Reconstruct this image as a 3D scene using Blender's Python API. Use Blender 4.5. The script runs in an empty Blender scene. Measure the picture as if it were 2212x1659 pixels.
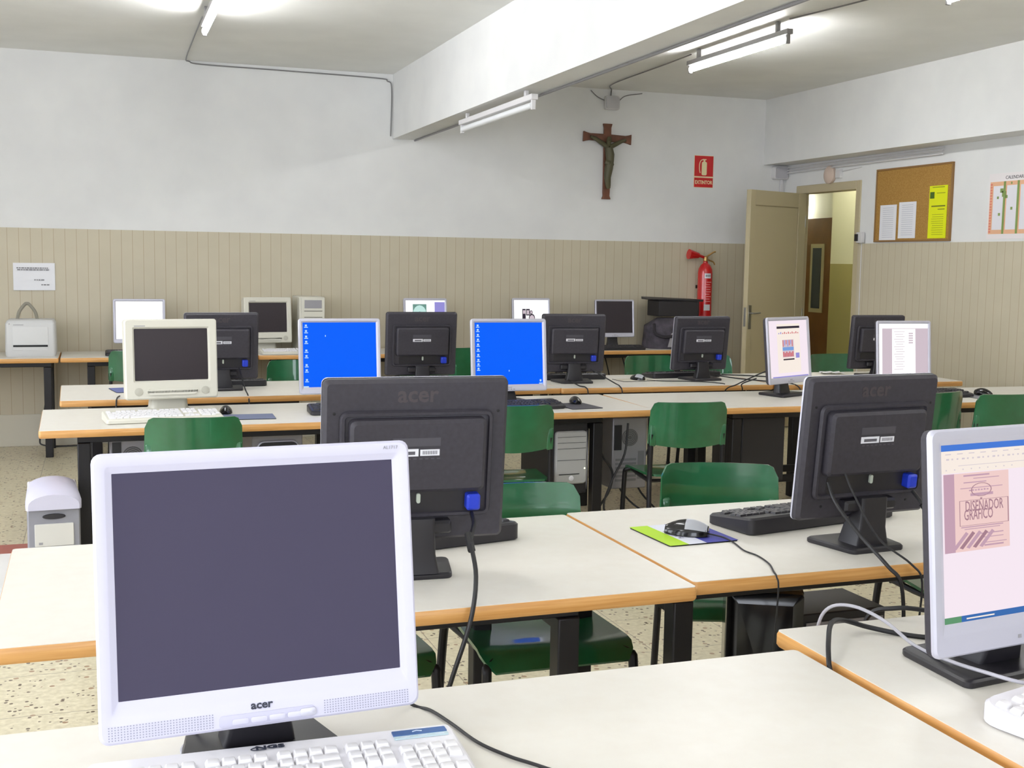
import bpy, math, random
from mathutils import Matrix, Vector
random.seed(7)
PI = math.pi
S = bpy.context.scene
COL = S.collection

# ------------------------------------------------------------------ camera
F_PX, YAW, PIT, ROLL, HC = 2548.65, .3366, -.1037, .0157, 1.4937
fw = Vector((math.sin(YAW)*math.cos(PIT), math.cos(YAW)*math.cos(PIT), math.sin(PIT)))
r0 = Vector((math.cos(YAW), -math.sin(YAW), 0)); u0 = r0.cross(fw)
rr_ = r0*math.cos(ROLL)+u0*math.sin(ROLL); uu_ = -r0*math.sin(ROLL)+u0*math.cos(ROLL)
cam = bpy.data.objects.new('camera', bpy.data.cameras.new('camera')); COL.objects.link(cam)
m = Matrix((rr_, uu_, -fw)).transposed().to_4x4(); m.translation = (0, 0, HC)
cam.matrix_world = m
cam.data.sensor_fit = 'HORIZONTAL'; cam.data.sensor_width = 36
cam.data.lens = 36*F_PX/2212
cam.data.clip_start = .02; cam.data.clip_end = 100
S.camera = cam
# ------------------------------------------------------------------ world and exposure
W = bpy.data.worlds.new('world'); S.world = W; W.use_nodes = True
bg = W.node_tree.nodes['Background']; bg.inputs[0].default_value = (.86, .91, 1.0, 1); bg.inputs[1].default_value = 8.5
S.view_settings.view_transform = 'Standard'; S.view_settings.look = 'None'
S.view_settings.exposure = 0.0; S.view_settings.gamma = 1.0; S.view_settings.use_curve_mapping = False
TUBE_E = 86.0
WINDOWS_L = [(-1.9, -.2), (.5, 2.2), (2.9, 4.6), (5.3, 7.0)]    # openings in the left wall (y0, y1)
WINDOWS_F = [(-1.9, -.1), (.7, 2.5)]                            # openings in the wall behind the camera (x0, x1)
XL, XR, YF, YB, ZC = -3.3, 6.16, -2.4, 9.85, 3.03
def portal(name, loc, rot, sx, sy):
    l = bpy.data.lights.new(name, 'AREA'); l.shape = 'RECTANGLE'; l.size = sx; l.size_y = sy
    l.cycles.is_portal = True
    o = bpy.data.objects.new(name, l); COL.objects.link(o); o.location = loc; o.rotation_euler = rot
for a, b in WINDOWS_L: portal('window_daylight', (XL-.08, (a+b)/2, 1.85), (0, -PI/2, 0), 1.7, b-a)
for a, b in WINDOWS_F: portal('window_daylight', ((a+b)/2, YF-.08, 1.85), (PI/2, 0, 0), b-a, 1.7)

# ------------------------------------------------------------------ materials
def lin(c): return tuple((v/255/12.92 if v/255 <= .04045 else ((v/255+.055)/1.055)**2.4) for v in c)
def mat(name, c, rough=.5, metal=0, spec=.5, coat=0, emit=0, ecol=None):
    M = bpy.data.materials.new(name); M.use_nodes = True
    b = M.node_tree.nodes['Principled BSDF']
    b.inputs['Base Color'].default_value = (*lin(c), 1); b.inputs['Roughness'].default_value = rough
    b.inputs['Metallic'].default_value = metal; b.inputs['Specular IOR Level'].default_value = spec
    b.inputs['Coat Weight'].default_value = coat
    if emit:
        b.inputs['Emission Color'].default_value = (*lin(ecol or c), 1); b.inputs['Emission Strength'].default_value = emit
    return M
def nd(M, t, **kw):
    n = M.node_tree.nodes.new(t)
    for k, v in kw.items(): setattr(n, k, v)
    return n
def speckle(M, scale, c1, c2, lo, hi, bump=0, detail=3, coord='Object'):
    nt = M.node_tree; b = nt.nodes['Principled BSDF']
    tc = nd(M, 'ShaderNodeTexCoord'); no = nd(M, 'ShaderNodeTexNoise'); no.inputs['Scale'].default_value = scale
    no.inputs['Detail'].default_value = detail
    cr = nd(M, 'ShaderNodeValToRGB'); cr.color_ramp.elements[0].position = lo; cr.color_ramp.elements[1].position = hi
    cr.color_ramp.elements[0].color = (*lin(c1), 1); cr.color_ramp.elements[1].color = (*lin(c2), 1)
    nt.links.new(tc.outputs[coord], no.inputs['Vector']); nt.links.new(no.outputs['Fac'], cr.inputs[0])
    nt.links.new(cr.outputs[0], b.inputs['Base Color'])
    if bump:
        bp = nd(M, 'ShaderNodeBump'); bp.inputs['Strength'].default_value = bump; bp.inputs['Distance'].default_value = .002
        nt.links.new(no.outputs['Fac'], bp.inputs['Height']); nt.links.new(bp.outputs[0], b.inputs['Normal'])
    return M
def grooved(name, axis):                       # vertical tongue-and-groove cladding
    M = mat(name, (190, 180, 154), .5)
    nt = M.node_tree; b = nt.nodes['Principled BSDF']
    tc = nd(M, 'ShaderNodeTexCoord'); sx = nd(M, 'ShaderNodeSeparateXYZ'); nt.links.new(tc.outputs['Object'], sx.inputs[0])
    di = nd(M, 'ShaderNodeMath', operation='DIVIDE'); di.inputs[1].default_value = .083; nt.links.new(sx.outputs[axis], di.inputs[0])
    fr = nd(M, 'ShaderNodeMath', operation='FRACT'); nt.links.new(di.outputs[0], fr.inputs[0])
    lt = nd(M, 'ShaderNodeMath', operation='LESS_THAN'); lt.inputs[1].default_value = .07; nt.links.new(fr.outputs[0], lt.inputs[0])
    no = nd(M, 'ShaderNodeTexNoise'); no.inputs['Scale'].default_value = 6; nt.links.new(tc.outputs['Object'], no.inputs['Vector'])
    mx0 = nd(M, 'ShaderNodeMix', data_type='RGBA'); mx0.inputs['A'].default_value = (*lin((190, 181, 158)), 1); mx0.inputs['B'].default_value = (*lin((199, 190, 167)), 1)
    nt.links.new(no.outputs['Fac'], mx0.inputs['Factor'])
    mx = nd(M, 'ShaderNodeMix', data_type='RGBA'); mx.inputs['B'].default_value = (*lin((178, 164, 138)), 1)
    nt.links.new(lt.outputs[0], mx.inputs['Factor']); nt.links.new(mx0.outputs['Result'], mx.inputs['A']); nt.links.new(mx.outputs['Result'], b.inputs['Base Color'])
    inv = nd(M, 'ShaderNodeMath', operation='SUBTRACT'); inv.inputs[0].default_value = 1; nt.links.new(lt.outputs[0], inv.inputs[1])
    bp = nd(M, 'ShaderNodeBump'); bp.inputs['Strength'].default_value = .25; bp.inputs['Distance'].default_value = .002
    nt.links.new(inv.outputs[0], bp.inputs['Height']); nt.links.new(bp.outputs[0], b.inputs['Normal'])
    return M
def terrazzo():
    M = mat('terrazzo', (196, 186, 150), .3)
    nt = M.node_tree; b = nt.nodes['Principled BSDF']; tc = nd(M, 'ShaderNodeTexCoord')
    v = nd(M, 'ShaderNodeTexVoronoi'); v.inputs['Scale'].default_value = 62; nt.links.new(tc.outputs['Object'], v.inputs['Vector'])
    v2 = nd(M, 'ShaderNodeTexVoronoi'); v2.inputs['Scale'].default_value = 34; nt.links.new(tc.outputs['Object'], v2.inputs['Vector'])
    no = nd(M, 'ShaderNodeTexNoise'); no.inputs['Scale'].default_value = 45; no.inputs['Detail'].default_value = 4; nt.links.new(tc.outputs['Object'], no.inputs['Vector'])
    cr = nd(M, 'ShaderNodeValToRGB'); e = cr.color_ramp.elements
    e[0].position = .30; e[0].color = (*lin((196, 186, 157)), 1); e[1].position = .7; e[1].color = (*lin((219, 210, 182)), 1)
    nt.links.new(no.outputs['Fac'], cr.inputs[0])
    sp = nd(M, 'ShaderNodeSeparateColor'); nt.links.new(v.outputs['Color'], sp.inputs[0])
    gt = nd(M, 'ShaderNodeMath', operation='LESS_THAN'); gt.inputs[1].default_value = .13; nt.links.new(sp.outputs[0], gt.inputs[0])
    d = nd(M, 'ShaderNodeMath', operation='LESS_THAN'); d.inputs[1].default_value = .42; nt.links.new(v.outputs['Distance'], d.inputs[0])
    an = nd(M, 'ShaderNodeMath', operation='MULTIPLY'); nt.links.new(gt.outputs[0], an.inputs[0]); nt.links.new(d.outputs[0], an.inputs[1])
    mx = nd(M, 'ShaderNodeMix', data_type='RGBA'); mx.inputs['B'].default_value = (*lin((106, 92, 76)), 1)
    nt.links.new(an.outputs[0], mx.inputs['Factor']); nt.links.new(cr.outputs[0], mx.inputs['A'])
    sp2 = nd(M, 'ShaderNodeSeparateColor'); nt.links.new(v2.outputs['Color'], sp2.inputs[0])
    g2 = nd(M, 'ShaderNodeMath', operation='LESS_THAN'); g2.inputs[1].default_value = .12; nt.links.new(sp2.outputs[1], g2.inputs[0])
    d2 = nd(M, 'ShaderNodeMath', operation='LESS_THAN'); d2.inputs[1].default_value = .33; nt.links.new(v2.outputs['Distance'], d2.inputs[0])
    a2 = nd(M, 'ShaderNodeMath', operation='MULTIPLY'); nt.links.new(g2.outputs[0], a2.inputs[0]); nt.links.new(d2.outputs[0], a2.inputs[1])
    mx2 = nd(M, 'ShaderNodeMix', data_type='RGBA'); mx2.inputs['B'].default_value = (*lin((160, 132, 104)), 1)
    nt.links.new(a2.outputs[0], mx2.inputs['Factor']); nt.links.new(mx.outputs['Result'], mx2.inputs['A'])
    br = nd(M, 'ShaderNodeTexBrick'); br.offset = 0; br.inputs['Scale'].default_value = 1; br.inputs['Brick Width'].default_value = .4
    br.inputs['Row Height'].default_value = .4; br.inputs['Mortar Size'].default_value = .0018; br.inputs['Mortar Smooth'].default_value = 0
    nt.links.new(tc.outputs['Object'], br.inputs['Vector'])
    mx3 = nd(M, 'ShaderNodeMix', data_type='RGBA'); mx3.inputs['B'].default_value = (*lin((150, 140, 122)), 1)
    nt.links.new(br.outputs['Fac'], mx3.inputs['Factor']); nt.links.new(mx2.outputs['Result'], mx3.inputs['A'])
    nt.links.new(mx3.outputs['Result'], b.inputs['Base Color'])
    return M
def edgewood():
    M = mat('edge_beech', (205, 150, 90), .38)
    nt = M.node_tree; b = nt.nodes['Principled BSDF']; tc = nd(M, 'ShaderNodeTexCoord'); mp = nd(M, 'ShaderNodeMapping')
    mp.inputs['Scale'].default_value = (2, 2, 60); nt.links.new(tc.outputs['Object'], mp.inputs[0])
    no = nd(M, 'ShaderNodeTexNoise'); no.inputs['Scale'].default_value = 3; nt.links.new(mp.outputs[0], no.inputs['Vector'])
    cr = nd(M, 'ShaderNodeValToRGB'); e = cr.color_ramp.elements
    e[0].position = .3; e[0].color = (*lin((198, 142, 76)), 1); e[1].position = .75; e[1].color = (*lin((219, 168, 104)), 1)
    nt.links.new(no.outputs['Fac'], cr.inputs[0]); nt.links.new(cr.outputs[0], b.inputs['Base Color']); return M

m_white = speckle(mat('wall_paint', (226, 226, 224), .7), 3, (222, 222, 221), (229, 229, 227), .3, .7)
m_ceil = speckle(mat('ceiling_paint', (232, 232, 228), .75), 2.2, (227, 227, 223), (235, 235, 231), .3, .7)
m_wx, m_wy = grooved('cladding_x', 'X'), grooved('cladding_y', 'Y')
m_floor = terrazzo()
m_base = mat('baseboard_stone', (205, 200, 184), .5)
m_lam = speckle(mat('laminate', (222, 218, 208), .34), 25, (221, 216, 206), (224, 220, 211), .3, .7)
m_edge = edgewood(); m_edgetop = m_edge
m_steel = mat('black_steel', (26, 24, 27), .38, .3)
m_green = speckle(mat('green_ply', (28, 98, 58), .28, coat=.8), 9, (20, 86, 47), (31, 102, 64), .3, .75)
m_blk = speckle(mat('black_plastic', (50, 47, 54), .55), 90, (47, 44, 51), (54, 51, 59), .3, .7)
m_blk2 = mat('charcoal_plastic', (33, 31, 36), .4)
m_gloss = mat('gloss_black', (14, 13, 15), .15)
m_dark = mat('recess_dark', (10, 10, 12), .6)
m_silver = mat('silver_plastic', (196, 195, 208), .38, .25)
m_silw = mat('pearl_plastic', (200, 198, 216), .42)
m_beige = mat('beige_plastic', (214, 211, 198), .42)
m_beige2 = mat('beige_shadowgap', (120, 117, 108), .5)
m_off = mat('screen_off', (68, 64, 84), .7, spec=.2)
m_crtg = mat('crt_glass', (54, 48, 52), .45, spec=.25)
m_blue = mat('vga_blue', (28, 56, 190), .4)
m_label = mat('sticker_white', (226, 226, 232), .5)
m_labelt = mat('sticker_print', (92, 90, 98), .5)
m_logo = mat('logo_dim', (70, 63, 66), .45, .1)
m_rate = mat('rating_print', (72, 70, 77), .5)
m_plugp = mat('plug_pale', (186, 194, 180), .5)
m_ink = mat('ink', (40, 44, 60), .5)
m_key = mat('key_white', (228, 226, 228), .45)
m_kbw = mat('keyboard_white', (226, 224, 229), .4)
m_grey = mat('grey_metal', (152, 150, 156), .4, .4)
m_greyp = mat('grey_plastic', (150, 148, 152), .45)
m_cab = mat('cable_black', (22, 21, 24), .45)
m_cabw = mat('cable_white', (176, 174, 182), .45)
m_red = mat('red_paint', (196, 24, 28), .25, coat=.5)
m_paper = mat('paper', (232, 232, 236), .7)
m_door = mat('door_paint', (186, 174, 142), .4)
m_doord = mat('door_paint_groove', (150, 138, 108), .5)
m_chrome = mat('worn_nickel', (168, 166, 160), .3, .8)
m_tube = mat('tube_lit', (255, 255, 255), .4, emit=TUBE_E, ecol=(252, 253, 255))
m_tubeoff = mat('tube_unlit', (232, 234, 236), .25)
m_fix = mat('fixture_grey', (128, 126, 126), .5)
m_fixw = mat('fixture_white', (214, 212, 212), .5)
m_cross = speckle(mat('cross_wood', (104, 64, 44), .55), 20, (92, 54, 36), (120, 74, 52), .3, .7)
m_corpus = mat('bronze_patina', (84, 80, 56), .5, .1)
def em(name, c, k=1.0): return mat('screen_'+name, (4, 4, 4), .6, spec=.08, emit=k, ecol=c)
e_blue = em('blue', (0, 98, 255)); e_blue2 = em('blue_violet', (58, 118, 255)); e_white = em('white', (255, 255, 255), 1.15); e_pink = em('pink', (246, 232, 242))
e_paper = em('paper', (240, 206, 202)); e_mauve = em('mauve', (196, 160, 178)); e_dmauve = em("dark_mauve", (166, 128, 142)); e_bar = em('bar_blue', (70, 122, 214))
e_task = em('task_blue', (58, 108, 176)); e_green = em('start_green', (96, 150, 110)); e_icon = em('icon', (190, 226, 255)); e_black = em('dark', (52, 44, 58))
e_red = em('red', (206, 96, 104)); e_lblue = em('light_blue', (120, 160, 220)); e_lilac = em('lilac', (150, 144, 214)); e_teal = em('teal', (110, 150, 140)); e_gpink = em('grey_pink', (208, 192, 202)); e_cream = em('cream', (248, 236, 226))
e_aqua = em('aqua', (196, 232, 226))

# ------------------------------------------------------------------ mesh building
def rrpts(x0, x1, z0, z1, r, n=4):
    o = []
    for cx, cz, a0 in ((x1-r, z1-r, 0), (x0+r, z1-r, 90), (x0+r, z0+r, 180), (x1-r, z0+r, 270)):
        for k in range(n+1):
            a = math.radians(a0+90*k/n); o.append((cx+r*math.cos(a), cz+r*math.sin(a)))
    return o
class MB:
    def __init__(s, M=None): s.v = []; s.f = []; s.m = []; s.M = M or Matrix()
    def add(s, vs, fs, mi=0):
        k = len(s.v); s.v += [s.M @ Vector(p) for p in vs]
        for q in fs: s.f.append([i+k for i in q]); s.m.append(mi)
    def box(s, x0, x1, y0, y1, z0, z1, mi=0):
        s.add([(x, y, z) for x in (x0, x1) for y in (y0, y1) for z in (z0, z1)],
              [(0, 1, 3, 2), (4, 6, 7, 5), (0, 4, 5, 1), (2, 3, 7, 6), (0, 2, 6, 4), (1, 5, 7, 3)], mi)
    def loft(s, rings, cap0=True, cap1=True, mi=0, closed=True):
        n = len(rings[0]); vs = [p for r in rings for p in r]; fs = []
        for i in range(len(rings)-1):
            for j in range(n if closed else n-1):
                a, b = i*n+j, i*n+(j+1) % n; fs.append((a, b, b+n, a+n))
        if cap0: fs.append(tuple(range(n))[::-1])
        if cap1: fs.append(tuple((len(rings)-1)*n+j for j in range(n)))
        s.add(vs, fs, mi)
    def rr(s, x0, x1, z0, z1, r, ys, mi=0, cap0=True, cap1=True, n=4):      # ys: list of (y, inset): rounded slab in XZ
        s.loft([[(x, y, z) for x, z in rrpts(x0+i, x1-i, z0+i, z1-i, max(r-i*.5, .001), n)] for y, i in ys], cap0, cap1, mi)
    def slab(s, x0, x1, y0, y1, r, zs, mi=0, n=4):                          # rounded slab in XY
        s.loft([[(x, y, z) for x, y in rrpts(x0+i, x1-i, y0+i, y1-i, max(r-i*.5, .001), n)] for z, i in zs], True, True, mi)
    def tube(s, pts, r, n=8, mi=0, caps=True):
        P = [Vector(p) for p in pts]; rings = []; up = None
        for i, p in enumerate(P):
            t = (P[min(i+1, len(P)-1)]-P[max(i-1, 0)]).normalized()
            if up is None: up = t.orthogonal().normalized()
            up = (up-t*up.dot(t)); up = up.normalized() if up.length > 1e-5 else t.orthogonal().normalized()
            sd = t.cross(up); R = r[i] if isinstance(r, (list, tuple)) else r
            rings.append([p+(up*math.cos(2*PI*k/n)+sd*math.sin(2*PI*k/n))*R for k in range(n)])
        s.loft(rings, caps, caps, mi)
    def lathe(s, prof, n=24, mi=0, c=(0, 0)):
        s.loft([[(c[0]+R*math.cos(2*PI*k/n), c[1]+R*math.sin(2*PI*k/n), z) for k in range(n)] for R, z in prof], True, True, mi)
    def q(s, x0, x1, z0, z1, y, mi=0): s.add([(x0, y, z0), (x1, y, z0), (x1, y, z1), (x0, y, z1)], [(0, 1, 2, 3)], mi)
    def text(s, t, size, M, mi=0, ext=.0004, align='CENTER', bold=0):
        c = bpy.data.curves.new('t', 'FONT'); c.body = t; c.size = size; c.extrude = ext; c.align_x = align; c.align_y = 'CENTER'; c.offset = bold; c.resolution_u = 2
        o = bpy.data.objects.new('t', c); COL.objects.link(o); bpy.context.view_layer.update()
        me = bpy.data.meshes.new_from_object(o.evaluated_get(bpy.context.evaluated_depsgraph_get()))
        s.add([M @ v.co for v in me.vertices], [tuple(p.vertices) for p in me.polygons], mi)
        bpy.data.objects.remove(o); bpy.data.curves.remove(c); bpy.data.meshes.remove(me)
    def build(s, name, mats, parent=None, bevel=0, smooth=35, seg=2):
        me = bpy.data.meshes.new(name); me.from_pydata([tuple(v) for v in s.v], [], s.f)
        mats = mats if isinstance(mats, (list, tuple)) else [mats]
        for x in mats: me.materials.append(x)
        me.polygons.foreach_set('material_index', s.m)
        me.polygons.foreach_set('use_smooth', [bool(smooth)]*len(s.f)); me.update()
        import bmesh
        b = bmesh.new(); b.from_mesh(me); bmesh.ops.recalc_face_normals(b, faces=b.faces); b.to_mesh(me); b.free()
        if smooth: me.set_sharp_from_angle(angle=math.radians(smooth))
        o = bpy.data.objects.new(name, me); COL.objects.link(o)
        if parent: o.parent = parent
        if bevel:
            md = o.modifiers.new('bevel', 'BEVEL'); md.width = bevel; md.segments = seg; md.limit_method = 'ANGLE'; md.angle_limit = math.radians(40)
        return o
# a flat lettering matrix: text in the XZ plane, read from -Y ;  TB: read from +Y
def TF(x, y, z): return Matrix.Translation((x, y, z)) @ Matrix.Rotation(PI/2, 4, 'X')
def TBk(x, y, z): return Matrix.Translation((x, y, z)) @ Matrix.Rotation(PI, 4, 'Z') @ Matrix.Rotation(PI/2, 4, 'X')
def spl(pts, k=6):                                   # Catmull-Rom through points
    P = [Vector(p) for p in pts]; P = [P[0]*2-P[1]]+P+[P[-1]*2-P[-2]]; o = []
    for i in range(1, len(P)-2):
        a, b, c, d = P[i-1:i+3]
        for j in range(k):
            t = j/k; o.append(.5*((2*b)+(c-a)*t+(2*a-5*b+4*c-d)*t*t+(3*b-a-3*c+d)*t**3))
    o.append(P[-2]); return o
def tag(o, label=None, cat=None, group=None, kind=None):
    if label: o['label'] = label
    if cat: o['category'] = cat
    if group: o['group'] = group
    if kind: o['kind'] = kind
    return o
def thing(name, label, cat, loc=(0, 0, 0), rz=0, group=None):
    o = bpy.data.objects.new(name, None); COL.objects.link(o); o.location = loc; o.rotation_euler = (0, 0, rz)
    o.empty_display_size = .05
    return tag(o, label, cat, group)
def struct(name, mb, mats, label=None, **kw):
    o = mb.build(name, mats, None, **kw); return tag(o, label, None, None, 'structure')
def kids(o, A): return [c for c in A if c.parent == o]
def dup(root, loc, rz, label, group=None, name=None):
    A = list(bpy.data.objects)
    r = root.copy(); COL.objects.link(r); r.location = loc; r.rotation_euler = (0, 0, rz); r['label'] = label
    if group: r['group'] = group
    for ch in kids(root, A):
        c = ch.copy(); COL.objects.link(c); c.parent = r
        for g in kids(ch, A):
            d = g.copy(); COL.objects.link(d); d.parent = c
    return r
def worldpart(root, name, mb, mats, **kw):           # a part laid out in room coordinates
    o = mb.build(name, mats, None, **kw)
    Mi = (Matrix.Translation(root.location) @ Matrix.Rotation(root.rotation_euler[2], 4, 'Z')).inverted()
    o.data.transform(Mi); o.parent = root; return o

# ------------------------------------------------------------------ the room
b = MB(); b.box(XL-.3, XR+2.6, YF-.3, 13.2, -.1, 0); struct('floor', b, m_floor, smooth=0)
b = MB(); b.box(XL-.3, XR+.14, YF-.3, YB+.2, ZC, ZC+.15); struct('ceiling', b, m_ceil, smooth=0)
b = MB(); b.box(XL-.3, XR+.14, YB, YB+.2, 0, ZC); struct('wall_back', b, m_white, smooth=0)
b = MB()
b.box(XR, XR+.10, YF-.3, 8.70, 0, ZC); b.box(XR, XR+.10, 9.61, YB, 0, ZC); b.box(XR, XR+.10, 8.70, 9.61, 2.17, ZC)
struct('wall_right', b, m_white, smooth=0)
def holed(axis, spans, lo, hi, z0, z1, a0, a1):
    b = MB(); cur = lo
    def bx(p, q, c, d):
        if axis == 'y': b.box(a0, a1, p, q, c, d)
        else: b.box(p, q, a0, a1, c, d)
    for p, q in spans:
        bx(cur, p, 0, ZC); bx(p, q, 0, z0); bx(p, q, z1, ZC); cur = q
    bx(cur, hi, 0, ZC); return b
struct('wall_left', holed('y', WINDOWS_L, YF-.3, YB+.2, 1.0, 2.7, XL-.3, XL), m_white, smooth=0)
struct('wall_front', holed('x', WINDOWS_F, XL, XR+.14, 1.0, 2.7, YF-.3, YF), m_white, smooth=0)
k = 0
for a, c in WINDOWS_L:
    k += 1; b = MB()
    for y0, y1, z0, z1 in ((a, a+.05, 1, 2.7), (c-.05, c, 1, 2.7), (a+.05, c-.05, 1, 1.05), (a+.05, c-.05, 2.65, 2.7), ((a+c)/2-.025, (a+c)/2+.025, 1.05, 2.65)):
        b.box(XL-.2, XL-.14, y0, y1, z0, z1)
    struct('window_%d' % k, b, m_silver, smooth=0)
for a, c in WINDOWS_F:
    k += 1; b = MB()
    for y0, y1, z0, z1 in ((a, a+.05, 1, 2.7), (c-.05, c, 1, 2.7), (a+.05, c-.05, 1, 1.05), (a+.05, c-.05, 2.65, 2.7), ((a+c)/2-.025, (a+c)/2+.025, 1.05, 2.65)):
        b.box(y0, y1, YF-.2, YF-.14, z0, z1)
    struct('window_%d' % k, b, m_silver, smooth=0)
# beams under the ceiling
b = MB(); b.box(2.35, 2.54, YF, YB, 2.5, ZC); struct('trim_1', b, m_white, smooth=0)
b = MB(); b.box(5.92, XR, YF, YB, 2.43, ZC); struct('trim_2', b, m_white, smooth=0)
# cladding up to shoulder height
b = MB(); b.box(XL, XR, YB-.012, YB, .25, 1.69); struct('trim_3', b, m_wx, smooth=0)
b = MB(); b.box(XR-.012, XR, YF, 8.645, .25, 1.69); b.box(XR-.012, XR, 9.65, YB-.012, .25, 1.69); struct('trim_4', b, m_wy, smooth=0)
b = MB(); b.box(XL, XR, YB-.02, YB, 0, .25); struct('baseboard_back', b, m_base, smooth=0, bevel=.003)
b = MB(); b.box(XR-.02, XR, YF, 8.645, 0, .25); b.box(XR-.02, XR, 9.65, YB-.02, 0, .25); struct('baseboard_right', b, m_base, smooth=0)
# red tile border and pale strip in the floor
b = MB(); b.box(XL, -.30, 6.27, 6.46, 0, .004); struct('trim_5', b, mat('red_tile', (168, 92, 84), .35), smooth=0)
b = MB(); b.box(XL, -.30, 4.6, 6.27, 0, .003); struct('trim_6', b, mat('pale_tile', (240, 238, 236), .35), smooth=0)  # plain pale strip laid over the floor, left of the desks
# corridor beyond the door
m_olive = mat('corridor_olive', (160, 152, 98), .5); m_cream = mat('corridor_cream', (218, 216, 188), .6)
b = MB()
b.box(7.5, 8.3, 6.6, 11.03, 0, 1.52, 0); b.box(7.5, 8.3, 6.6, 11.03, 1.52, 2.7, 1)
b.box(8.3, 8.4, 11.03, 13.2, 0, 1.52, 0); b.box(8.3, 8.4, 11.03, 13.2, 1.52, 2.7, 1)
b.box(6.3, 8.4, 13.1, 13.2, 0, 2.7, 1); b.box(6.3, 7.5, 6.5, 6.6, 0, 2.7, 1); b.box(6.2, 6.3, YB+.2, 13.1, 0, 2.7, 1)
struct('wall_corridor', b, [m_olive, m_cream], smooth=0)
b = MB(); b.box(6.3, 8.4, 6.5, 13.2, 2.7, 2.8); struct('ceiling_corridor', b, m_white, smooth=0)
m_brown = speckle(mat('brown_door', (112, 72, 28), .4), 4, (104, 66, 24), (122, 80, 34), .3, .7)
d2 = thing('door_2', 'brown corridor door with a tall narrow glass panel', None, (8.29, 12.6, 0)); d2['kind'] = 'structure'; del_ = None
b = MB(); b.box(-.04, 0, -.52, .42, 0, 2.07); b.build('door_leaf', m_brown, d2, bevel=.003)
b = MB(); b.box(-.05, -.04, -.34, -.06, .93, 1.76, 0); b.build('glazing_bead', mat('bead_pale', (188, 178, 140), .5), d2)
b = MB(); b.box(-.055, -.05, -.29, -.11, .98, 1.71); b.build('glass_panel', mat('wired_glass', (52, 60, 70), .1), d2)
lamp = thing('wall_lamp', 'glowing tube on the corridor wall seen through the open door', 'lamp', (8.26, 12.80, 2.24))
b = MB(); b.tube([(0, 0, -.16), (0, 0, .16)], .03, 12); b.build('tube', mat('corridor_tube', (255, 255, 250), .4, emit=60, ecol=(255, 255, 244)), lamp)
b = MB(); b.box(.02, .04, -.05, .05, -.19, .19); b.build('back_plate', m_fixw, lamp)
lamp2 = thing('ceiling_lamp', 'fluorescent batten on the corridor ceiling beyond the open door', 'lamp', (7.0, 10.2, 2.66))
b = MB(); b.tube([(0, -.6, 0), (0, .6, 0)], .016, 10); b.build('tube', mat('corridor_tube2', (255, 255, 250), .4, emit=70, ecol=(255, 252, 232)), lamp2)
b = MB(); b.box(-.03, .03, -.62, .62, .018, .04); b.build('batten', m_fixw, lamp2)
# door of the classroom: frame (in wall) and the leaf standing open
d1 = thing('door_1', 'beige painted door standing open into the room beside the back wall', None, (6.14, 9.47, 0)); d1['kind'] = 'structure'
b = MB()
b.box(.01, .125, .125, .17, 0, 2.23); b.box(.01, .135, -.825, -.755, 0, 2.23); b.box(.01, .135, -.755, .125, 2.155, 2.23)
b.build('door_frame', m_door, d1, bevel=.006)
A = math.atan2(.33, .81)+PI                       # leaf swings to the left of the hinge
Ml = Matrix.Translation((-.005, .01, 0)) @ Matrix.Rotation(A, 4, 'Z')      # local +X runs from hinge to free edge, face seen from camera = +Y side
b = MB(Ml); w_ = .82; b.box(0, w_, -.018, .018, .01, 2.15)
leaf = b.build('door_leaf', m_door, d1, bevel=.002)
b = MB(Ml)
for s_ in (1, -1):
    y0, y1 = (.018, .024) if s_ > 0 else (-.024, -.018)
    b.box(.0, .11, y0, y1, .01, 2.15); b.box(w_-.07, w_, y0, y1, .01, 2.15); b.box(.11, w_-.07, y0, y1, 2.02, 2.15); b.box(.11, w_-.07, y0, y1, .01, .2)
b.build('door_rails', m_door, leaf, bevel=.004)
b = MB(Ml)
b.box(.105, w_-.065, .0181, .0205, 2.012, 2.02); b.box(.105, .112, .0181, .0205, .2, 2.02); b.box(w_-.072, w_-.065, .0181, .0205, .2, 2.02)
b.build('door_moulding', m_doord, leaf)
b = MB(Ml); b.box(w_-.058, w_-.018, .024, .028, .93, 1.14); b.box(w_, w_+.002, -.012, .012, .95, 1.12)
b.build('handle_plate', m_chrome, leaf, bevel=.003)
b = MB(Ml); b.tube(spl([(w_-.038, .028, 1.07), (w_-.038, .055, 1.07), (w_-.055, .063, 1.07), (w_-.14, .063, 1.072)]), .008, 10); b.build('door_handle', m_chrome, leaf)
for z in (.25, 1.05, 1.9):
    b = MB(Ml); b.tube([(-.004, .02, z-.05), (-.004, .02, z+.05)], .008, 8); b.build('hinge', m_chrome, leaf)

# ------------------------------------------------------------------ lights on the ceiling
def tube_light(name, label, loc, lit=True, L=1.28, holder='dark'):
    t = thing(name, label, 'ceiling light', loc)
    b = MB(); b.box(-.022, .022, -L/2-.03, L/2+.03, .028, .062); b.box(-.012, .012, -L/2+.1, -L/2+.13, .062, .128); b.box(-.012, .012, L/2-.13, L/2-.1, .062, .128); b.build('batten', m_fix if lit else m_fixw, t, bevel=.004)
    for s_ in (-1, 1):
        b = MB(); b.box(-.013, .013, s_*(L/2+.006)-.009, s_*(L/2+.006)+.009, -.028, .05); b.build('lamp_holder', m_fix if lit else m_fixw, t, bevel=.003)
    b = MB(); b.tube([(0, -L/2+.004, 0), (0, L/2-.004, 0)], .019, 14); b.build('fluorescent_tube', m_tube if lit else m_tubeoff, t)
    return t
tube_light('tube_light', 'lit fluorescent tube on the ceiling between the beam and the right wall', (4.09, 7.22, 2.90))
tube_light('tube_light', 'lit fluorescent tube at the top left, cut by the frame', (.655, 7.17, 2.90), L=1.3)
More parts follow.
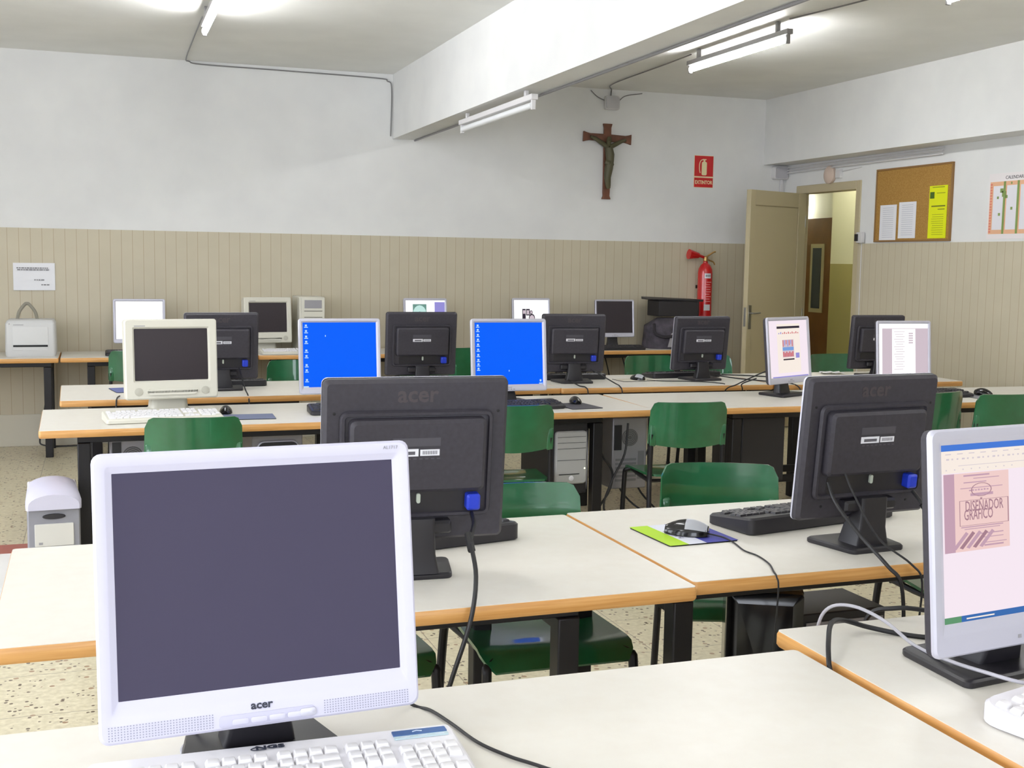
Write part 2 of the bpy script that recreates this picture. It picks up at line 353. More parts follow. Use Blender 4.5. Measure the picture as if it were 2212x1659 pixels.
tube_light('tube_light', 'lit fluorescent tube only just showing at the top right corner of the frame', (4.25, 4.64, 2.90))
for x, y, lb in ((.655, 3.6, 'added fluorescent tube, out of view above the second row of desks'), (4.2, 1.2, 'added fluorescent tube, out of view at the front right of the room'), (-2.0, 5.2, 'added fluorescent tube, out of view by the third window'), (-2.0, 1.4, 'added fluorescent tube, out of view by the second window')):
    tube_light('tube_light', lb, (x, y, 2.90))  # extra tubes out of view, added to brighten the room
t3 = tube_light('tube_light', 'unlit fluorescent tube under the long ceiling beam', (2.415, 7.32, 2.405), False, 1.42)

# ------------------------------------------------------------------ conduits and fittings on wall and ceiling
def cable(name, label, pts, r, m_, cat='cable', k=6, n=8):
    b = MB(); b.tube(spl(pts, k), r, n); o = b.build(name, m_); return tag(o, label, cat)
cable('electrical_conduit', 'grey conduit running along the right edge of the long ceiling beam', [(2.53, YB-.05, 2.49), (2.53, 6, 2.49), (2.53, 3.5, 2.49)], .008, m_fix, 'conduit', 2)
cable('electrical_cable', 'thin cable from the top left tube along the ceiling corner and down beside the beam',
      [(.655, 8.0, 3.02), (.66, 9.0, 3.02), (.67, YB-.14, 3.02), (.70, YB-.04, 3.018), (.80, YB-.014, 3.005), (1.4, YB-.012, 3.0), (2.2, YB-.012, 2.99), (2.30, YB-.012, 2.97), (2.335, YB-.012, 2.93), (2.335, YB-.012, 2.7), (2.33, YB-.012, 2.52)], .005, m_fix)
cable('electrical_cable', 'thin cable from the round-cornered box over the crucifix to the lit tube',
      [(4.33, YB-.02, 2.97), (4.33, YB-.03, 3.02), (4.19, 9.46, 3.02), (4.15, 8.4, 3.02), (4.11, 7.9, 3.015)], .005, m_fix)
cable('electrical_cable', 'thin cable on the ceiling linking the two tubes right of the beam', [(4.09, 6.56, 3.02), (4.2, 5.9, 3.02), (4.25, 5.3, 3.015)], .005, m_fix)
jb = thing('junction_box', 'white square junction box on the wall above the crucifix', 'junction box', (4.34, YB, 2.91))
b = MB(); b.rr(-.07, .07, -.06, .06, .02, [(0, 0), (-.035, 0), (-.04, .004)]); b.build('box', m_fixw, jb)
b = MB(); b.rr(-.062, .062, -.052, .052, .018, [(-.04, 0), (-.046, 0), (-.048, .004)]); b.build('lid', mat('lid_grey', (190, 188, 190), .5), jb)
b = MB(); b.tube(spl([(-.07, -.012, .02), (-.14, -.01, .05), (-.2, -.008, .10)]), .004); b.tube(spl([(.07, -.012, .02), (.14, -.01, .07), (.3, -.008, .10)]), .004); b.build('cable_tail', m_fix, jb)
jb = thing('junction_box', 'white junction box in the corner under the right beam by the door', 'junction box', (6.08, YB-.012, 2.36))
b = MB(); b.rr(-.075, .075, -.06, .06, .02, [(0.012, 0), (-.045, 0), (-.05, .004)]); b.build('box', m_fixw, jb)
b = MB(); b.rr(-.066, .066, -.052, .052, .018, [(-.05, 0), (-.056, 0)]); b.build('lid', mat('lid_grey2', (186, 184, 188), .5), jb)
for k_ in range(3):
    b = MB(); b.tube([(6.13, YB-.08, 2.405-.024*k_), (6.13, 9.2, 2.41-.024*k_), (6.135, 7.6, 2.415-.024*k_)], .006)
    tag(b.build('wall_cable', m_fixw), '%s of three pale cables running under the right beam over the doorway' % ('topmost', 'middle one', 'lowest')[k_], 'cable')
b = MB(); b.box(6.09, 6.12, YB-.032, YB-.012, 1.7, 2.30); tag(b.build('cable_trunking', m_fixw, bevel=.002), 'white vertical trunking below the corner junction box', 'trunking')
bl = thing('wall_bell', 'round cream bell with a small box over the door frame', 'bell', (XR, 9.10, 2.30))
Mx = Matrix.Rotation(-PI/2, 4, 'Y')
b = MB(Mx); b.lathe([(.075, 0), (.08, .01), (.078, .03), (.055, .045), (.012, .05)], 28); b.build('gong', mat('cream_bell', (206, 186, 172), .4), bl)
b = MB(); b.box(-.03, 0, -.17, -.10, -.035, .035); b.tube([(-.008, -.17, .02), (-.008, -.45, .04)], .004); b.build('terminal_box', m_fixw, bl, bevel=.003)
sw = thing('light_switch', 'small grey switch box on the door frame edge with a thin wire below', 'switch', (XR-.012, 8.60, 1.74))
b = MB(); b.box(-.035, 0, -.045, .03, -.045, .045); b.build('box', m_fixw, sw, bevel=.004)
b = MB(); b.box(-.042, -.035, -.0, .045, -.03, .03); b.build('rocker', m_blk2, sw, bevel=.002)
b = MB(); b.tube(spl([(-.004, -.01, -.045), (-.004, -.012, -.4), (-.004, -.02, -1.1), (-.004, -.02, -1.45)]), .004); b.build('wire', m_fixw, sw)

# crucifix
cr = thing('crucifix', 'dark wooden crucifix with a bronze figure on the back wall', 'crucifix', (4.305, YB, 2.39))
def flare(pts_w, axis):
    vs = []; n = len(pts_w)
    rings = []
    for t, w in pts_w:
        if axis == 'z': rings.append([(-w, -.005, t), (w, -.005, t), (w, -.03, t), (-w, -.03, t)])
        else: rings.append([(t, -.005, -w), (t, -.005, w), (t, -.0295, w), (t, -.0295, -w)])
    return rings
b = MB(); b.loft(flare([(-.33, .042), (-.30, .030), (-.27, .032), (.27, .034), (.30, .034), (.335, .044)], 'z'))
M0 = b.M; b.M = Matrix.Translation((0, 0, .21)) @ Matrix.Rotation(math.radians(1.5), 4, 'Y')
b.loft(flare([(-.232, .046), (-.20, .036), (-.17, .030), (0, .034), (.17, .030), (.20, .036), (.232, .046)], 'x'))
b.build('cross', m_cross, cr, bevel=.003)
b = MB()
b.tube([(0, -.055, .12), (.012, -.06, .06), (.014, -.06, 0), (.004, -.058, -.06), (-.006, -.056, -.14), (.004, -.05, -.21), (.01, -.045, -.235)], [.036, .040, .034, .038, .031, .024, .018], 12)
b.tube([(-.005, -.052, .125), (-.06, -.045, .16), (-.12, -.042, .195), (-.172, -.04, .215)], [.024, .021, .018, .012], 8)
b.tube([(.005, -.052, .125), (.06, -.045, .15), (.12, -.042, .18), (.172, -.04, .2)], [.024, .021, .018, .012], 8)
b.tube([(-.004, -.058, .14), (-.006, -.07, .18), (-.002, -.066, .215)], [.018, .024, .016], 10)
b.tube([(-.028, -.055, .0), (0, -.07, -.01), (.04, -.06, -.03)], [.024, .03, .018], 8)
b.build('figure', m_corpus, cr)

# fire extinguisher sign
sg = thing('safety_sign', 'red fire extinguisher sign reading EXTINTOR on the back wall', 'sign', (5.288, YB, 2.345))
b = MB(); b.rr(-.1, .1, -.148, .145, .003, [(0, 0), (-.003, 0)]); b.build('panel', mat('sign_cream', (232, 214, 176), .4), sg)
m_sr = mat('sign_red', (200, 30, 34), .4)
b = MB(); b.box(-.096, .096, -.0045, -.003, -.045, .141); b.box(-.096, .096, -.0045, -.003, -.144, -.058); b.build('red_fields', m_sr, sg)
m_sc = mat('sign_symbol', (238, 226, 180), .4)
b = MB(); b.rr(-.022, .030, -.035, .088, .014, [(-.0045, 0), (-.0055, 0)]); b.box(-.006, .012, -.0055, -.0045, .085, .105); b.box(-.014, .024, -.0055, -.0045, .104, .113)
b.tube(spl([(-.004, -.005, .108), (-.03, -.005, .10), (-.045, -.005, .07), (-.046, -.005, .02), (-.038, -.005, -.015)]), .004, 6); b.build('extinguisher_symbol', m_sc, sg)
b = MB(); b.text('EXTINTOR', .046, TF(0, -.0048, -.101) @ Matrix.Scale(.80, 4, (1, 0, 0)), bold=.001); b.build('lettering', m_sc, sg)
# fire extinguisher
ex = thing('fire_extinguisher', 'tall red fire extinguisher with horn on the back wall by the door', 'fire extinguisher', (5.285, YB-.10, .97))
b = MB(); b.lathe([(.055, 0), (.068, .01), (.068, .44), (.063, .48), (.045, .515), (.022, .535), (.02, .55)], 28); cyl = b.build('cylinder', m_red, ex)
b = MB()
for z0, z1, w in ((.395, .44, .9), (.10, .155, .9)):
    b.loft([[(.0686*math.cos(a), .0686*math.sin(a), z) for a in [(-PI/2-.1-w/2+w*i/8) for i in range(9)]] for z in (z0, z1)], False, False, closed=False)
b.build('labels', m_label, cyl)
b = MB()
for i in range(9):
    z = .18+.022*i; a0 = -1.95+.05*(i % 3)
    b.loft([[(.0688*math.cos(a), .0688*math.sin(a), zz) for a in [a0+(.75-.15*(i % 2))*j/6 for j in range(7)]] for zz in (z, z+.007)], False, False, closed=False)
for k_ in range(5): 
    a0 = -1.98+.15*k_; b.loft([[(.0694*math.cos(a), .0694*math.sin(a), zz) for a in (a0, a0+.08)] for zz in (.408, .428)], False, False, 1, closed=False)
b.build('instructions', [mat('label_pink', (226, 150, 150), .5), m_ink], cyl)
b = MB(); b.lathe([(.02, .55), (.024, .555), (.024, .59), (.012, .60)], 16); m_brass = mat('brass', (176, 140, 84), .35, .7); b.build('valve', m_brass, ex)
b = MB(); b.tube(spl([(0, 0, .59), (.03, 0, .605), (.08, 0, .635), (.10, 0, .64)]), [.008]*19, 8); b.tube(spl([(0, 0, .575), (.04, 0, .56), (.08, 0, .545), (.095, 0, .52)]), .007, 8); b.build('handle', m_brass, ex)
b = MB(); b.tube([(-.01, 0, .585), (-.06, 0, .60), (-.075, 0, .602), (-.16, 0, .612), (-.175, 0, .614)], [.012, .015, .026, .044, .047], 16); b.build('discharge_horn', m_red, ex)
b = MB(); b.box(-.05, .05, .07, .10, .3, .33); b.build('wall_bracket', m_steel, ex)

# paper notice
nt = thing('paper_notice', 'white A4 paper notice taped to the cladding above the printer', 'notice', (-.474, YB-.012, 1.318))
b = MB()
vs = []; 
for i in range(7):
    for j in range(5):
        x = -.15+.3*i/6; z = -.105+.21*j/4; vs.append((x, -.003-.006*math.sin(i*1.3+j)**2-.004*(j == 0), z+.006*x))
b.add(vs, [(i*5+j, (i+1)*5+j, (i+1)*5+j+1, i*5+j+1) for i in range(6) for j in range(4)]); b.build('sheet', m_paper, nt)
b = MB()
for x0, x1, z in ((-.125, .10, .066), (-.12, .112, .052), (.0, .075, -.025), (.05, .108, -.062)):
    x = x0
    while x < x1:
        w = random.uniform(.008, .026); b.box(x, min(x+w, x1), -.0125, -.012, z-.004, z+.004); x += w+.005
b.build('printed_lines', mat('print_grey', (120, 118, 122), .6), nt)

# cork board and its papers
MR = Matrix.Translation((XR, 0, 0)) @ Matrix.Rotation(PI/2*3, 4, 'Z')       # local x -> -Y world, local -y -> -X world
def rightwall(name, label, cat, y, z, group=None):
    o = thing(name, label, cat, (XR, y, z), -PI/2, group); return o
cb = rightwall('cork_board', 'cork notice board in a thin wooden frame on the right wall', 'notice board', 7.955, 2.0)
m_cork = speckle(mat('cork', (164, 124, 58), .8), 120, (152, 112, 48), (176, 136, 70), .3, .7)
b = MB(); b.box(-.455, .455, -.014, 0, -.285, .285); b.build('cork_sheet', m_cork, cb)
b = MB(); b.box(-.47, .47, -.02, 0, .285, .3); b.box(-.47, .47, -.02, 0, -.3, -.285); b.box(-.47, -.455, -.02, 0, -.285, .285); b.box(.455, .47, -.02, 0, -.285, .285)
b.build('frame', mat('board_frame', (140, 104, 58), .5), cb, bevel=.002)
def sheet(name, label, y, z, w, h, mats, lines, rot=0, extra=None):
    t = rightwall(name, label, 'paper', y, z)
    b = MB(Matrix.Rotation(rot, 4, 'Y')); b.box(-w/2, w/2, -.0175, -.0165, -h/2, h/2); b.build('sheet', mats[0], t)
    b = MB(Matrix.Rotation(rot, 4, 'Y'))
    for (a, c, zz, hh) in lines: b.box(a, c, -.0182, -.0176, zz-hh/2, zz+hh/2)
    b.build('printed_lines', mats[1], t); return t
m_faint = mat('faint_print', (196, 198, 208), .7)
ln = [(-.07, .07, .12-.017*i, .004) for i in range(15)]
sheet('paper_sheet', 'left white sheet pinned low on the cork board', 8.245, 1.857, .215, .29, [m_paper, m_faint], ln)
sheet('paper_sheet', 'right white sheet pinned low on the cork board', 8.0, 1.872, .215, .29, [m_paper, m_faint], ln)
m_yel = mat('fluorescent_yellow', (226, 232, 14), .6); m_yd = mat('yellow_print', (112, 118, 30), .6)
yl = [(-.07, .07, .19, .005), (-.02, .08, .145, .004), (-.075, .085, .045, .010), (.0, .08, .02, .006)]+[(-.07+.02*random.random(), .07, -.02-.017*i, .0025) for i in range(10)]
t = sheet('paper_sheet', 'tall fluorescent yellow leaflet on the cork board', 7.636, 1.925, .21, .405, [m_yel, m_yd], yl)
b = MB(); b.box(-.095, -.045, -.0186, -.0178, .105, .155); b.build('printed_emblem', mat('emblem_green', (64, 100, 20), .6), t)
# wall calendar (cut by the frame)
cl = rightwall('wall_calendar', 'orange and white year calendar with green bands, cut by the right frame edge', 'calendar', 6.80, 1.945)
b = MB(); b.box(-.30, .30, -.004, 0, -.235, .235); b.build('sheet', mat('calendar_paper', (232, 226, 226), .7), cl)
b = MB(); b.box(-.285, .285, -.005, -.004, -.20, .175); b.build('orange_field', mat('calendar_orange', (226, 176, 140), .7), cl)
b = MB()
for i in range(4):
    x = -.25+.135*i
    b.box(x, x+.10, -.006, -.005, -.17, .145)
b.build('month_columns', mat('calendar_cells', (226, 224, 230), .7), cl)
b = MB()
for i in range(4): b.box(-.148+.135*i, -.128+.135*i, -.007, -.006, -.20, .175)
for x, z, s_ in ((-.165, .11, .03), (-.14, .085, .04), (-.20, .06, .018), (-.115, .065, .022), (-.18, -.06, .02), (-.06, -.02, .02), (-.07, .16, .014)): b.box(x-s_/2, x+s_/2, -.0075, -.007, z-s_/2, z+s_/2)
b.build('green_marks', mat('calendar_green', (128, 150, 84), .7), cl)
b = MB()
for i in range(18): b.box(-.282, -.262, -.006, -.005, -.19+.02*i, -.178+.02*i)
b.build('week_marks', mat('calendar_red', (220, 130, 112), .7), cl)
b = MB(); b.text('CALENDARIO', .034, TF(-.03, -.0046, .20)); b.build('lettering', m_ink, cl)

# ------------------------------------------------------------------ desks
TZ = .74
def desk(label, x0, x1, yf, yb, rz=0, legs=None, group='desks in rows', shelf=True, legy=(.10, .10)):
    w = x1-x0; d = yb-yf
    t = thing('desk', label, 'desk', ((x0+x1)/2, (yf+yb)/2, 0), rz)
    if group: t['group'] = group
    b = MB(); b.slab(-w/2, w/2, -d/2, d/2, .012, [(TZ-.034, .004), (TZ-.028, 0), (TZ-.008, 0), (TZ-.0015, .003)], 1)
    n0 = len(b.f); b.slab(-w/2+.003, w/2-.003, -d/2+.003, d/2-.003, .010, [(TZ-.0016, 0), (TZ, 0)], 0)
    b.build('desk_top', [m_lam, m_edge], t)
    lx = legs or (-w/2+.18, w/2-.18)
    for x in lx:
        for y in (-d/2+legy[0], d/2-legy[1]):
            b = MB(); b.box(x-.027, x+.027, y-.027, y+.027, 0, TZ-.07); b.build('leg', m_steel, t, bevel=.004)
        b = MB(); b.box(x-.02, x+.02, -d/2+legy[0]+.027, d/2-legy[1]-.027, TZ-.11, TZ-.07); b.build('cross_bar', m_steel, t, bevel=.003)
    for y in (-d/2+legy[0], d/2-legy[1]):
        b = MB(); b.box(lx[0]-.027, lx[-1]+.027, y-.02, y+.02, TZ-.07, TZ-.034); b.build('apron', m_steel, t, bevel=.003)
    if shelf:
        for y in (d/2-legy[1]-.285, d/2-legy[1]):
            b = MB(); b.box(lx[0]+.027, lx[-1]-.027, y-.015, y+.015, .26, .30); b.build('lower_rail', m_steel, t, bevel=.003)
    return t
R_ = math.radians
desk('nearest desk, under the large silver monitor with the grey screen', -.21, 1.287, 1.20, 1.952, legs=(-.5, .45))
desk('desk at the lower right corner, under the monitor with the poster page', 1.313, 2.81, 1.32, 2.073)
desk('second row desk under the big black monitor, left of the mouse mat desk', -.222, 1.3105, 2.40, 3.228, R_(.6), legs=(-.585+.38, .47), shelf=False)
desk('second row desk carrying the lime and blue mouse mat', 1.3185, 2.84, 2.455, 3.262, R_(.6), legs=(-.745, .60), shelf=False)
desk('second row desk reaching out of the frame on the right', 2.862, 4.36, 2.47, 3.27, R_(.3), shelf=False)
desk('third row left end desk, under the beige tube monitor', -.267, 1.218, 5.39, 6.135, R_(1.2), legs=(-.56, .60))
desk('third row desk under the right one of the two blue screens', 1.225, 2.705, 5.475, 6.20, R_(.4), legs=(-.60, .452))
desk('third row desk under the monitor turned to the right', 2.712, 4.19, 5.46, 6.185, R_(-1.2), legs=(-.22, .58))
desk('third row right end desk, in front of two green chair backs', 4.197, 5.66, 5.40, 6.10, R_(-1.5))
desk('fourth row left end desk, with the blue mouse mat', -.215, 1.19, 6.49, 7.265, R_(1.2), shelf=False)
desk('fourth row desk behind the first blue screen', 1.197, 2.61, 6.555, 7.27, R_(.3), shelf=False)
desk('fourth row desk with the silver-backed mouse', 2.617, 4.05, 6.52, 7.26, R_(-1.5), shelf=False)
desk('fourth row right end desk, in front of the doorway', 4.057, 5.47, 6.45, 7.20, R_(-.5), shelf=False)
desk('back wall desk under the laser printer', -1.75, -.292, 9.16, 9.80, legs=(-.66, .55+.10), shelf=False)
desk('back wall desk under the blank white screen', -.284, 1.14, 9.18, 9.80, R_(.3), legs=(-.50, .56), shelf=False)
desk('back wall desk under the small beige tube monitor', 1.148, 2.56, 9.22, 9.815, shelf=False)
desk('back wall desk under the screen with a drawing', 2.568, 3.88, 9.26, 9.815, shelf=False)
desk('back wall desk under the dark flat screen and the bag', 3.888, 5.18, 9.30, 9.815, shelf=False)

# ------------------------------------------------------------------ chairs
def outline_back(u, v):
    ru = abs(u)
    zt = .820-.042*max(0, (ru-.84)/.16)**2.4
    zb = .592+.020*ru**1.6
    return zb+(zt-zb)*v
def sheetmesh(f, nu, nv, th):
    """closed curved sheet: f(u,v)->point, thickened along the local normal"""
    P = [[Vector(f(-1+2*i/nu, j/nv)) for j in range(nv+1)] for i in range(nu+1)]
    def nrm(i, j):
        a = P[min(i+1, nu)][j]-P[max(i-1, 0)][j]; c = P[i][min(j+1, nv)]-P[i][max(j-1, 0)]; return a.cross(c).normalized()
    b = MB(); n = (nu+1)*(nv+1); vs = []
    for s_ in (1, -1):
        for i in range(nu+1):
            for j in range(nv+1): vs.append(P[i][j]+nrm(i, j)*th/2*s_)
    idx = lambda i, j, k: k*n+i*(nv+1)+j
    fs = []
    for i in range(nu):
        for j in range(nv):
            fs.append((idx(i, j, 0), idx(i+1, j, 0), idx(i+1, j+1, 0), idx(i, j+1, 0))); fs.append((idx(i, j, 1), idx(i, j+1, 1), idx(i+1, j+1, 1), idx(i+1, j, 1)))
    for i in range(nu):
        for j in (0, nv): fs.append((idx(i, j, 0), idx(i+1, j, 0), idx(i+1, j, 1), idx(i, j, 1)))
    for j in range(nv):
        for i in (0, nu): fs.append((idx(i, j, 0), idx(i, j+1, 0), idx(i, j+1, 1), idx(i, j, 1)))
    b.add(vs, fs); return b
def make_chair(label):
    t = thing('school_chair', label, 'chair')                  # sitter looks towards -Y; backrest at +Y
    def seat(u, v):
        ru = abs(u); hw = .205-.018*(1-v)-.030*max(0, (abs(2*v-1)-.75)/.25)**2
        y = .20-.41*v
        z = .445-.012*(1-ru*ru)*math.sin(PI*min(v*1.1, 1))-.040*max(0, (v-.80)/.20)**2+.008*(1-v)
        return (u*hw, y, z)
    sheetmesh(seat, 16, 16, .010).build('seat', m_green, t, smooth=60)
    def back(u, v):
        ru = abs(u); hw = .202-.004*v
        y = .225-.045*ru**2.4+.022*v
        return (u*hw, y, outline_back(u, v))
    b = sheetmesh(back, 24, 10, .011)
    o = b.build('backrest', m_green, t, smooth=60)
    for s_ in (-1, 1):
        # socket cheeks of the backrest that hold the uprights
        b = MB(); b.slab(s_*.182-.016, s_*.182+.016, .188, .207, .006, [(.600, .004), (.606, 0), (.700, 0), (.706, .004)]); b.build('back_socket', m_green, t)
        b = MB(); b.tube(spl([(s_*.165, -.165, .428), (s_*.19, -.185, .415), (s_*.195, -.195, .37), (s_*.203, -.215, .01)], 5), .0125, 10)
        b.tube([(s_*.203, -.2155, 0), (s_*.2029, -.2145, .02)], .0155, 10); b.build('leg', m_steel, t)
        b = MB(); b.tube(spl([(s_*.203, .245, .01), (s_*.195, .205, .36), (s_*.19, .190, .44), (s_*.188, .192, .56), (s_*.187, .196, .66)], 5), .0125, 10)
        b.tube([(s_*.203, .2455, 0), (s_*.2029, .244, .02)], .0155, 10); b.build('leg', m_steel, t)
        b = MB(); b.tube([(s_*.165, -.165, .425), (s_*.17, 0, .418), (s_*.188, .19, .425)], .011, 8); b.build('seat_frame', m_steel, t)
    b = MB(); b.tube([(-.17, -.09, .415), (.17, -.09, .415)], .009, 8); b.build('cross_tube', m_steel, t)
    b = MB(); b.tube([(-.185, .14, .417), (.185, .14, .417)], .009, 8); b.build('cross_tube', m_steel, t)
    return t
CH = [  # x, y, rotation, label
 (1.165, 3.09, 0, 'green chair tucked under the second row desk, seat showing beside the desk leg'),
 (.60, 3.12, R_(3), 'green chair behind the large silver monitor, only a corner of its seat showing'),
 (1.905, 3.295, R_(-19), 'green chair with glossy rim behind the lime and blue mouse mat'),
 (2.72, 3.16, R_(-8), 'green chair under the second row at the right, mostly hidden by the near right monitor'),
 (.372, 5.31, PI+R_(-2), 'green chair with its back to us in front of the beige tube monitor'),
 (1.855, 5.42, PI+R_(-6), 'green chair with its back to us, right beside the big black monitor'),
 (2.755, 5.36, PI+R_(-7), 'green chair with its back to us, standing free in the middle of the third row'),
 (4.275, 5.48, PI+R_(12), 'left one of two green chairs side by side at the right end of row three'),
 (4.665, 5.33, PI+R_(-4), 'right one of two green chairs side by side at the right end of row three'),
 (.73, 7.52, R_(5), 'green chair behind the leftmost black monitor of the fourth row'),
 (1.215, 7.60, R_(-3), 'green chair showing its top just left of the first blue screen'),
 (2.10, 7.53, 0, 'green chair glimpsed below the black monitor with the torn labels'),
 (3.80, 7.60, R_(2), 'green chair behind the silver-backed mouse'),
 (4.25, 7.58, R_(-3), 'green chair whose corner shows right of the black monitor by the extinguisher'),
 (5.33, 7.55, R_(3), 'green chair in front of the brown corridor door'),
 (.25, 9.00, PI, 'green chair with its back to us by the blank white screen at the wall'),
 (2.63, 8.98, PI+R_(3), 'green chair with its back to us by the wall, left of the right blue screen'),
 (1.72, 8.95, PI, 'green chair at the wall desks hidden behind the black monitors'),
]
ch0 = make_chair(CH[0][3]); ch0.location = (CH[0][0], CH[0][1], 0); ch0.rotation_euler = (0, 0, CH[0][2]); ch0['group'] = 'green school chairs'
CH0S = (1.10, 1.06, 1)                           # the second row has the wider model of the same chair
ch0.scale = CH0S
for i_, (x, y, rz, lb) in enumerate(CH[1:-1]):
    o = dup(ch0, (x, y, 0), rz, lb, 'green school chairs'); o.scale = CH0S if i_ < 1 else (1, 1, 1)

# ------------------------------------------------------------------ flat monitors
def screen_off(b, x0, x1, z0, z1, y): b.q(x0, x1, z0, z1, y, 0)
def lcd(label, P, yaw, tilt, w, h=None, facing='front', bez=m_silver, shell=m_blk, side=.052, top=.048, bot=.085, content=None, smats=None,
        style='plain', base=(.26, .19), boff=.03, detail=True, group='flat monitors', cheeks=None, basem=m_blk2):
    h = h or w*.87
    rz = R_(yaw) if facing == 'front' else R_(yaw)+PI
    off = Vector((0, -.03, 0)); c, s_ = math.cos(rz), math.sin(rz)
    O = (P[0]-(c*off.x-s_*off.y), P[1]-(s_*off.x+c*off.y), TZ)
    if facing != 'front': O = (P[0]+(-s_*off.y), P[1]+(c*off.y), TZ); O = (P[0]+s_*off.y*-1*-1, P[1]-c*off.y, TZ)
    t = thing('flat_monitor', label, 'monitor', O, rz); 
    if group: t['group'] = group
    zb = P[2]-TZ
    M = Matrix.Translation((0, -.03, zb)) @ Matrix.Rotation(-R_(tilt), 4, 'X')
    bs, bt, bb = w*side, w*top, w*bot
    b = MB(M); r = .014
    def ring(i, y, rad=None): return [(x, y, z) for x, z in rrpts(-w/2+i, w/2-i, i, h-i, rad if rad else r)]
    def inner(k, y, rad): return [(x, y, z) for x, z in rrpts(-w/2+bs*k, w/2-bs*k, bb*k, h-bt*k, rad)]
    b.loft([ring(.0, .0105), ring(0, .007), ring(0, .004), ring(.0035, 0), inner(.62, 0, .006), inner(.68, .001, .005), inner(1, .0055, .001), inner(1, .012, .001)], False, False)
    bzl = b.build('bezel', bez, t)
    X0, X1, Z0, Z1 = -w/2+bs, w/2-bs, bb, h-bt
    b = MB(M); mats = [m_off] if not smats else smats
    if content: content(b, X0, X1, Z0, Z1)
    else: b.q(X0, X1, Z0, Z1, .006, 0)
    b.build('screen', mats, t, smooth=0)
    # back shell
    b = MB(M)
    b.rr(-w/2+.001, w/2-.001, .001, h-.001, r, [(.0103, 0), (.024, .0005), (.034, .009)], 0)
    shl = b.build('back_shell', shell, t)
    hx0, hx1 = -w*.40, w*.40
    b = MB(M)       # raised electronics housing with a lip round it
    def lip(x0, x1, z0, z1, r_, wd, ya, yb_):
        b.loft([[(x_, yy, z_) for x_, z_ in rrpts(x0+i, x1-i, z0+i, z1-i, max(r_-i, .002))] for yy, i in ((ya, -.004), (yb_, 0), (yb_, wd), (ya, wd+.003))], False, False, 0)
    b.rr(hx0, hx1, h*.17, h*.80, .016, [(.030, -.002), (.038, 0), (.040, .003)], 0)
    lip(hx0-.002, hx1+.002, h*.165, h*.805, .016, .007, .038, .047)
    b.rr(hx0+.014, hx1-.014, h*.325, h*.775, .014, [(.038, 0), (.060, .002), (.067, .010)], 0)
    b.rr(hx0+.035, hx1-.035, h*.185, h*.318, .010, [(.0402, 0), (.0408, 0)], 1)
    hou = b.build('rear_housing', [shell, m_blk2], t)
    if detail and facing != 'front':
        b = MB(M)
        n = 64
        for i in range(n):
            x = hx0+.03+(hx1-hx0-.06)*i/n; b.box(x, x+.0028, .0392, .0407, h*.782, h*.791)
        b.build('vent_slots', m_dark, hou)
        for x, z in ((-w*.44, h*.80), (w*.44, h*.80), (w*.33, h*.10), (-w*.33, h*.10)):
            b = MB(M @ Matrix.Translation((x, .033, z)) @ Matrix.Rotation(-PI/2, 4, 'X')); b.lathe([(.0036, 0), (.0036, .002), (.002, .0026)], 10); b.build('screw', m_dark, shl)
    if facing != 'front':
        b = MB(M); b.text('acer', w*.125, TBk(0, .0343, h*.905), bold=.0012); b.build('logo', m_logo, shl)
        b = MB(M)
        b.box(.002, .062, .0671, .0676, h*.555, h*.60, 0); b.box(-.048, -.002, .0671, .0676, h*.557, h*.595, 0)
        b.box(.01, .052, .0676, .0678, h*.565, h*.585, 1)
        for i in range(9): b.box(-.042+.004*i, -.040+.004*i, .0676, .0678, h*.565, h*.587, 1)
        b.build('stickers', [m_label, m_labelt], hou)
        b = MB(M)
        b.box(-.05, .062, .0671, .0674, h*.615, h*.665); 
        for i in range(8): b.box(-.05+.014*i, -.042+.014*i, .0671, .0674, h*.535, h*.543)
        b.build('rating_plate', m_rate, hou)
        b = MB(M); b.rr(-w*.345, -w*.27, h*.205, h*.305, .006, [(.040, 0), (.062, 0), (.067, .005)]); b.build('video_plug', m_blue, t)
        b = MB(M); b.rr(-.010, -.001, h*.25, h*.31, .004, [(.040, 0), (.048, 0)]); b.build('audio_plug', m_plugp, t)
    # stand
    bw, bd = base; yc = boff
    b = MB(M); b.rr(-.085, .085, h*.065, h*.145, .006, [(.030, 0), (.058, 0), (.066, .006)]); b.build('hinge_block', basem, t, smooth=35)
    hz = zb+h*.10
    b = MB()
    b.loft([[(x, y, z) for x, y in rrpts(-wx, wx, y0, y1, .008)] for wx, y0, y1, z in ((.055, min(yc-.02, .03), max(yc, .02)+.03, .014), (.045, min(yc-.012, .02), max(yc, .02)+.03, .06), (.042, .02, .055, max(hz-.01, .07)), (.042, .02, .055, hz+.02))])
    b.build('neck', basem, t)
    b = MB()
    b.loft([[(x*(1-.22*max(0, (y-(yc-bd/2))/bd)), y, z) for x, y in rrpts(-bw/2+i, bw/2-i, yc-bd/2+i, yc+bd/2-i, .016)] for z, i in ((0, .002), (.003, 0), (.011, 0), (.015, .004))])
    b.build('base', basem, t)
    if style == 'speakers':
        for x0, x1 in ((-w/2+.012, -.075), (.085, w/2-.012)):
            b = MB(M); nx = int((x1-x0)/.0042)
            for i in range(nx):
                for j in range(6): b.box(x0+i*.0042, x0+i*.0042+.0018, -.0006, .0004, .006+j*.0036, .0076+j*.0036)
            b.build('speaker_grille', mat('grille_dot', (150, 150, 168), .5), bzl, smooth=0)
        b = MB(M); b.rr(-.07, .07, .004, .021, .005, [(.0004, 0), (-.0012, 0), (-.0016, .001)]); b.build('button_bar', mat('button_bar_grey', (186, 184, 204), .4), bzl)
        for i in range(4):
            b = MB(M); b.rr(-.052+.027*i, -.028+.027*i, .007, .015, .003, [(-.0014, 0), (-.003, 0), (-.0034, .001)]); b.build('button', bez, bzl)
